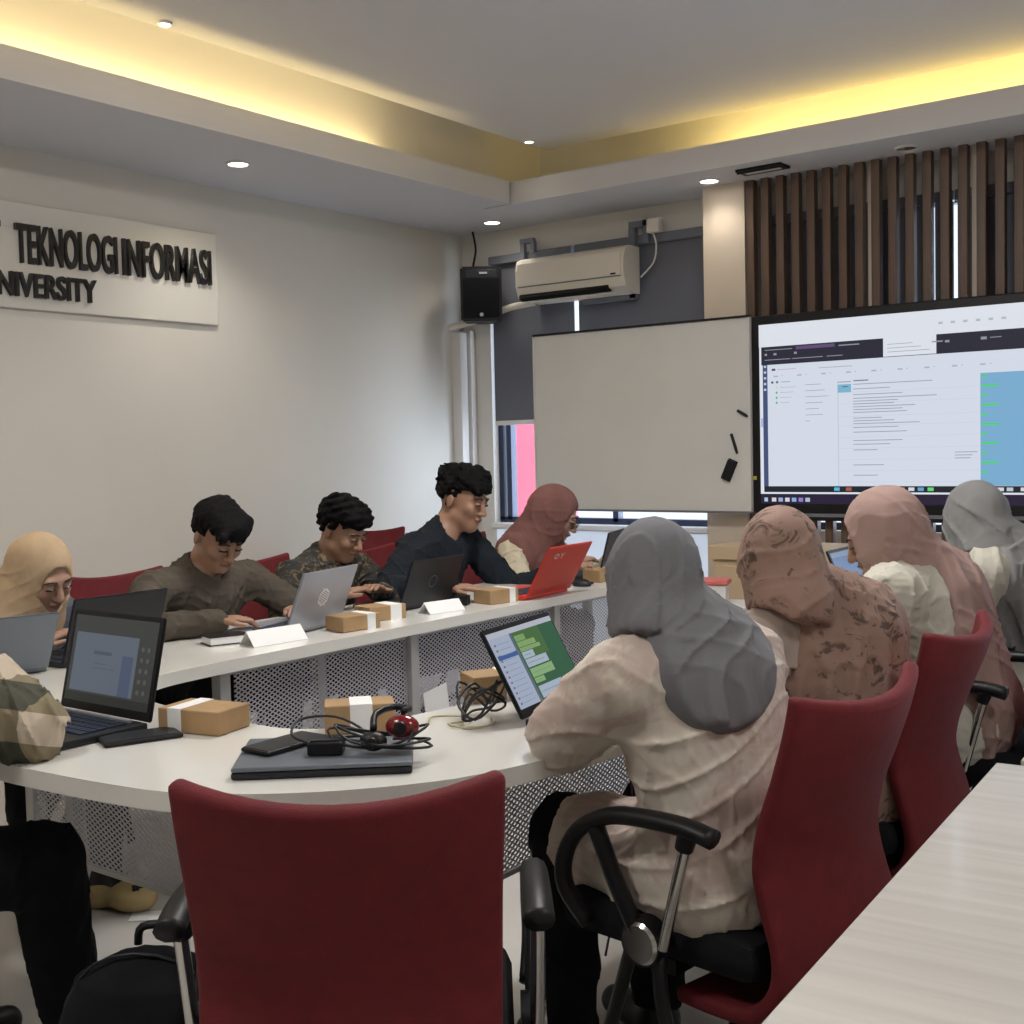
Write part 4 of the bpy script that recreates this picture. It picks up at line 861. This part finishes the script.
def hexa(t, q, lh):
    b = B(); c = (0, lh*.52); R_ = .034
    hx = [(c[0]+R_*math.sin(k*PI/3), c[1]+R_*math.cos(k*PI/3)) for k in range(6)]; ii = [(c[0]+(R_-.006)*math.sin(k*PI/3), c[1]+(R_-.006)*math.cos(k*PI/3)) for k in range(6)]
    for k in range(6): b.poly3([q(*hx[k]), q(*hx[(k+1) % 6]), q(*ii[(k+1) % 6]), q(*ii[k])])
    for k in range(-3, 4): b.poly3([q(-.022, c[1]+k*.008-.010), q(.022, c[1]+k*.008+.010), q(.022, c[1]+k*.008+.0135), q(-.022, c[1]+k*.008-.0065)])
    b.obj('logo', 'paper', t)
def ring(t, q, lh):
    b = B(); 
    for k in range(18):
        a0, a1 = 2*PI*k/18, 2*PI*(k+1)/18; b.poly3([q(.025*math.cos(a0), lh*.5+.025*math.sin(a0)), q(.025*math.cos(a1), lh*.5+.025*math.sin(a1)), q(.022*math.cos(a1), lh*.5+.022*math.sin(a1)), q(.022*math.cos(a0), lh*.5+.022*math.sin(a0))])
    b.obj('logo', 'greyl', t)
def oy(t, q, lh):
    b = B(); c0 = .085; z0 = lh*.80
    for k in range(14):
        a0, a1 = 2*PI*k/14, 2*PI*(k+1)/14; b.poly3([q(c0+.016*math.cos(a0), z0+.012*math.sin(a0)), q(c0+.016*math.cos(a1), z0+.012*math.sin(a1)), q(c0+.012*math.cos(a1), z0+.008*math.sin(a1)), q(c0+.012*math.cos(a0), z0+.008*math.sin(a0))])
    for p0, p1 in (((-.028, .013), (-.042, 0)), ((-.056, .013), (-.042, 0)), ((-.042, 0), (-.042, -.013))):
        p0 = (c0+p0[0], z0+p0[1]); p1 = (c0+p1[0], z0+p1[1]); b.poly3([q(p0[0]-.002, p0[1]), q(p0[0]+.002, p0[1]), q(p1[0]+.002, p1[1]), q(p1[0]-.002, p1[1])])
    b.obj('logo', 'paper', t)
laptop('silver laptop with a hexagon logo, back of its lid to the viewer', -3.00, 2.83, -77, .335, .235, 22, 'silver', None, 'screendim', hexa, lidh=.215)
laptop('dark grey laptop in front of the man in the black shirt', -3.06, 3.48, -88, .32, .225, 22, 'dark', None, 'screendim', ring, lidh=.195)
laptop('bright red laptop at the hand of the man in the black shirt', -2.84, 3.99, -86, .34, .235, 30, 'redl', None, 'screendim', oy)
laptop('small dark laptop in front of the woman in the mauve headscarf', -3.02, 4.72, -72, .30, .21, 14, 'dark')
laptop('grey laptop in front of the woman in the cream headscarf', -3.14, 1.76, -100, .31, .215, 30, 'greyl', lidh=.19)
laptop('dark laptop lid showing behind the black laptop screen at left', -3.12, 2.12, -88, .33, .225, 20, 'dark', lidh=.20)
laptop('laptop with a blue screen at the far end, in front of the dusty pink headscarf', -1.57, 4.19, 92, .34, .23, 22, 'dark', [(0, 0, 1, 1, (.10, .17, .33)), (0, .9, 1, 1, (.2, .25, .35))], 'screen', lidh=.22)
laptop('laptop mostly hidden before the woman in the leaf-print headscarf', -1.58, 2.80, 90, .32, .22, 22, 'dark')

# closed laptop with things on top
t = thing('closed_laptop', 'closed silver grey laptop lying at the near rounded end of the table', 'laptop', (-1.695, 1.63, .751), math.radians(41))
box((0, 0, .007), (.335, .235, .013), .004).obj('base', 'dark', t); box((0, 0, .0185), (.335, .235, .009), .004).obj('lid', 'greyl', t)
t = thing('phone', 'black phone lying on the closed laptop', 'phone', (-1.785, 1.605, .775), math.radians(1)); box((0, 0, .005), (.078, .165, .009), .004).obj('body', 'black', t); box((0, 0, .0098), (.070, .155, .0012)).obj('glass', 'dark', t)
t = thing('phone', 'black phone lying beside the open black laptop', 'phone', (-2.175, 1.545, .751), math.radians(-22)); box((0, 0, .005), (.085, .165, .010), .004).obj('body', 'black', t); box((0, 0, .0105), (.077, .155, .0012)).obj('glass', 'dark', t)
t = thing('power_adapter', 'square black power adapter on the closed laptop', 'adapter', (-1.675, 1.61, .774), math.radians(38)); box((0, 0, .014), (.068, .055, .026), .004).obj('body', 'black', t); box((0, 0, .029), (.056, .044, .002)).obj('label_plate', 'dark', t)
t = thing('headphones', 'black and red headphones bunched on the closed laptop', 'headphones', (-1.585, 1.70, .774), math.radians(30))
for x, y, z, r in ((-.03, -.035, .024, .026), (.02, .0, .045, .032)):
    G = Field((x-.05, y-.05, z-.045), (x+.05, y+.05, z+.045), .003); G.ell((x, y, z), (r*1.05, r*.7, r*.72)); o = G.mesh('ear_cup', 'black' if x < 0 else 'redplastic', t, (0, 0, 0))
    B().cyl((x, y-r*.35, z), (x, y-r*.72, z), r*.5, r*.4, 16).obj('ear_pad', 'black', t, True)
B().tube([(-.03, -.03, .046), (-.035, .01, .066), (-.01, .05, .072), (.025, .045, .07), (.02, .012, .072)], [.007, .007], 8).obj('headband', 'black', t, 'all')
def cable(name, label, pts, r=.0028, m='cable', grp=None):
    p0 = V(pts[0]); o = B().tube([V(p)-p0 for p in pts], r, 6).obj(name, m, None, 'all'); o.location = p0; tagd(o, label, 'cable', grp)
def tangle(c, rx, ry, z0, zh, n, seed, rot=0):
    r = random.Random(seed); P = []
    for k in range(n):
        a = k*1.25+r.random()*.5; q = .6+.5*r.random(); x, y = rx*q*math.cos(a), ry*q*math.sin(a)
        P.append((c[0]+x*math.cos(rot)-y*math.sin(rot), c[1]+x*math.sin(rot)+y*math.cos(rot), z0+zh*r.random()))
    return P
cable('headphone_cable', 'black cord looped over the closed laptop beside the headphones', tangle((-1.60, 1.68), .10, .05, .779, .05, 22, 4, .6))
cable('charger_cable', 'thin black cable arcing between phone and adapter on the closed laptop', [(-1.70, 1.60, .79), (-1.76, 1.60, .80), (-1.80, 1.66, .815), (-1.74, 1.70, .82), (-1.66, 1.70, .80), (-1.63, 1.66, .785)])
cable('laptop_cable', 'black cable coiled against the laptop with the green chat screen', tangle((-1.66, 2.07), .055, .075, .755, .09, 26, 11, .3), .003)
cable('laptop_cable', 'thin black cable hanging below the table edge beside the near elbow', [(-1.47, 2.12, .758), (-1.36, 2.10, .756), (-1.31, 2.10, .745), (-1.295, 2.10, .70), (-1.28, 2.08, .58), (-1.30, 2.06, .45), (-1.33, 2.05, .3)], .0025)
cable('earphone_cable', 'beige cable snaking on the white table between cartons', [(-1.80, 1.83, .754), (-1.76, 1.92, .754), (-1.72, 1.95, .756), (-1.76, 2.02, .756), (-1.70, 2.06, .756), (-1.66, 2.03, .758), (-1.68, 1.98, .757), (-1.63, 1.98, .755), (-1.60, 2.03, .755), (-1.64, 2.08, .757)], .0028, 'cableb')

# cartons wrapped with a white paper band
def carton(label, x, y, rz, w, d, h, band=.0, bw=.35, across=True, z=.751):
    t = thing('carton', label, 'box', (x, y, z), math.radians(rz), 'brown snack cartons on the white table')
    box((0, 0, h/2), (w, d, h), .003).obj('box', 'kraft', t)
    b = B(); b.box((band*w, 0, h/2), (w*bw, d+.003, h+.003)); b.obj('paper_band', 'paper', t); return t
carton('brown carton beside the open black laptop, near left', -2.135, 1.685, 12, .165, .11, .052, -.22, .22)
carton('brown carton standing just behind the headphones', -1.83, 1.86, 46, .15, .085, .062, .02, .32)
carton('brown carton half hidden by the laptop with the green chat screen', -1.79, 2.27, 58, .12, .10, .062, .3, .2)
carton('brown carton beside the silver laptop, front one of the pair', -2.90, 2.93, 82, .16, .10, .052, .25, .22)
carton('brown carton beside the silver laptop, rear one of the pair', -2.99, 3.16, 78, .16, .10, .052, .22, .3)
carton('brown carton between the dark grey laptop and the red laptop', -2.90, 3.73, 80, .15, .10, .055, .28, .2)
carton('brown carton at the far end of the table beside the small dark laptop', -2.94, 4.55, 84, .13, .10, .055, .4, .1)
# name cards
def card(label, x, y, rz, w, s_=.062):
    t = thing('name_card', label, 'name card', (x, y, .751), math.radians(rz), 'folded white name cards'); a = .72; h = s_*math.cos(a); d = s_*math.sin(a)
    b = B(); 
    for q in (-1, 1): b.loft([[(-w/2, q*d, 0), (-w/2, 0, h), (-w/2, 0, h-.0015), (-w/2, q*(d-.0015), 0)], [(w/2, q*d, 0), (w/2, 0, h), (w/2, 0, h-.0015), (w/2, q*(d-.0015), 0)]])
    b.obj('folded_card', 'paper', t)
card('white folded name card before the man in the olive brown shirt', -2.93, 2.60, 84, .21)
card('white folded name card before the dark grey laptop', -2.92, 3.42, 80, .17, .055)
t = thing('notebook', 'small black notebook with white page edges left of the name card', 'notebook', (-3.06, 2.51, .751), math.radians(70))
box((0, 0, .014), (.125, .085, .022)).obj('pages', 'paper', t); box((0, 0, .0265), (.135, .09, .003), .001).obj('cover', 'black', t); box((0, 0, .0015), (.135, .09, .003), .001).obj('cover', 'black', t)
t = thing('computer_mouse', 'dark computer mouse right of the red laptop', 'mouse', (-2.90, 4.34, .751), 0)
G = Field((-.05, -.05, -.01), (.05, .05, .05), .003); G.ell((0, 0, .008), (.045, .03, .024)); g = G.grid(); G.f = np.maximum(G.f, .001-g[2]+0*G.f); G.mesh('shell', 'dark', t, (0, 0, 0)); B().cyl((-.0, 0, .028), (.02, 0, .027), .004, seg=8).obj('wheel', 'black', t)
t = thing('phone', 'dark phone on the table beyond the computer mouse', 'phone', (-2.98, 4.42, .751), 1.2); box((0, 0, .005), (.075, .155, .009), .003).obj('body', 'black', t); box((0, 0, .0096), (.068, .145, .001)).obj('glass', 'dark', t)
t = thing('power_adapter', 'small black adapter beside the watch of the man in the black shirt', 'adapter', (-2.97, 3.60, .751), .3); box((0, 0, .02), (.06, .04, .038), .004).obj('body', 'black', t); box((0, -.021, .02), (.02, .004, .012)).obj('socket', 'dark', t)
# sheet hanging on the far panel, clog, floor card, backpack
o = box((0, 0, 0), (.002, .13, .12), rot=Euler((.15, 0, 0))).obj('paper_sheet', 'paper'); o.location = (-2.818, 3.26, .44); tagd(o, 'white paper sheet stuck on the grey perforated panel', 'paper')
o = box((0, 0, .001), (.11, .07, .0015)).obj('paper_card', 'paper'); o.location = (-2.97, 2.12, .002); o.rotation_euler = (0, 0, .75); tagd(o, 'white card lying on the floor beside the clog', 'card')
t = thing('clog_shoe', 'beige perforated clog on the floor under the table', 'shoe', (-3.10, 2.10, 0), math.radians(-70))
G = Field((-.08, -.16, -.01), (.08, .16, .14), .005); G.ell((0, .05, .045), (.052, .085, .045), None, .03); G.ell((0, -.07, .035), (.043, .06, .035), None, .03); G.ell((0, -.06, .085), (.034, .065, .05), None, .01, True); g = G.grid(); G.f = np.maximum(G.f, .002-g[2]+0*G.f); G.mesh('upper', 'clog', t, (0, 0, 0))
b = B()
for k in range(7): a = -1.1+k*.37; b.cyl((.036*math.sin(a), .075+.02*math.cos(a), .076), (.036*math.sin(a), .075+.02*math.cos(a), .092), .006, seg=8)
b.obj('vent_hole', 'black', t)
t = thing('backpack', 'black backpack standing on the floor left of the near red chair', 'backpack', (-1.83, 1.30, 0), math.radians(35))
G = Field((-.24, -.18, -.02), (.24, .2, .52), .009); G.ell((0, 0, .17), (.19, .12, .21), None, .06); G.ell((0, 0, .335), (.16, .10, .13), None, .06); G.ell((0, -.09, .14), (.13, .06, .12), None, .03); g = G.grid(); G.f = np.maximum(G.f-folds(g, .006, 24, 9)*1., .003-g[2]+0*G.f); G.mesh('bag', 'blackcloth', t, (0, 0, 0))
B().tube([(-.04, .06, .445), (-.03, .06, .478), (.03, .06, .478), (.04, .06, .445)], .008, 8).obj('handle', 'black', t, 'all')
B().tube([(-.17, -.02, .12), (-.165, -.03, .30), (-.09, -.03, .445), (.06, -.03, .45), (.155, -.03, .33), (.172, -.02, .14)], .003, 6).obj('zip', 'dark', t, 'all')

# ------------------------------------------------------------------ light from outside, camera, colour
l = bpy.data.lights.new('daylight', 'SUN'); l.energy = 15; l.angle = 1.9; l.color = (.66, .80, 1)
lo = bpy.data.objects.new('daylight', l); COL.objects.link(lo); lo.rotation_euler = V((.75, 1, .16)).to_track_quat('Z', 'Y').to_euler()
W = bpy.data.worlds.new('World'); S.world = W; W.use_nodes = True; bg = W.node_tree.nodes['Background']; bg.inputs['Color'].default_value = (.78, .88, 1, 1); bg.inputs['Strength'].default_value = 1.3
cam = bpy.data.cameras.new('Camera'); co = bpy.data.objects.new('Camera', cam); COL.objects.link(co); S.camera = co
cam.sensor_width = 36; cam.lens = 1202.36*36/1024; cam.clip_start = .05
yaw, pitch, roll = .646021, .0516618, .023
f_ = V((-math.sin(yaw)*math.cos(pitch), math.cos(yaw)*math.cos(pitch), -math.sin(pitch))); r_ = V((math.cos(yaw), math.sin(yaw), 0)); d_ = f_.cross(r_)
c, s_ = math.cos(roll), math.sin(roll); rr = r_*c+d_*s_; dd = d_*c-r_*s_
mw = Matrix((rr, -dd, -f_)).transposed().to_4x4(); mw.translation = V((0, 0, 1.35)); co.matrix_world = mw
S.view_settings.view_transform = 'Standard'; S.view_settings.look = 'None'; S.view_settings.gamma = 1; S.view_settings.exposure = .12
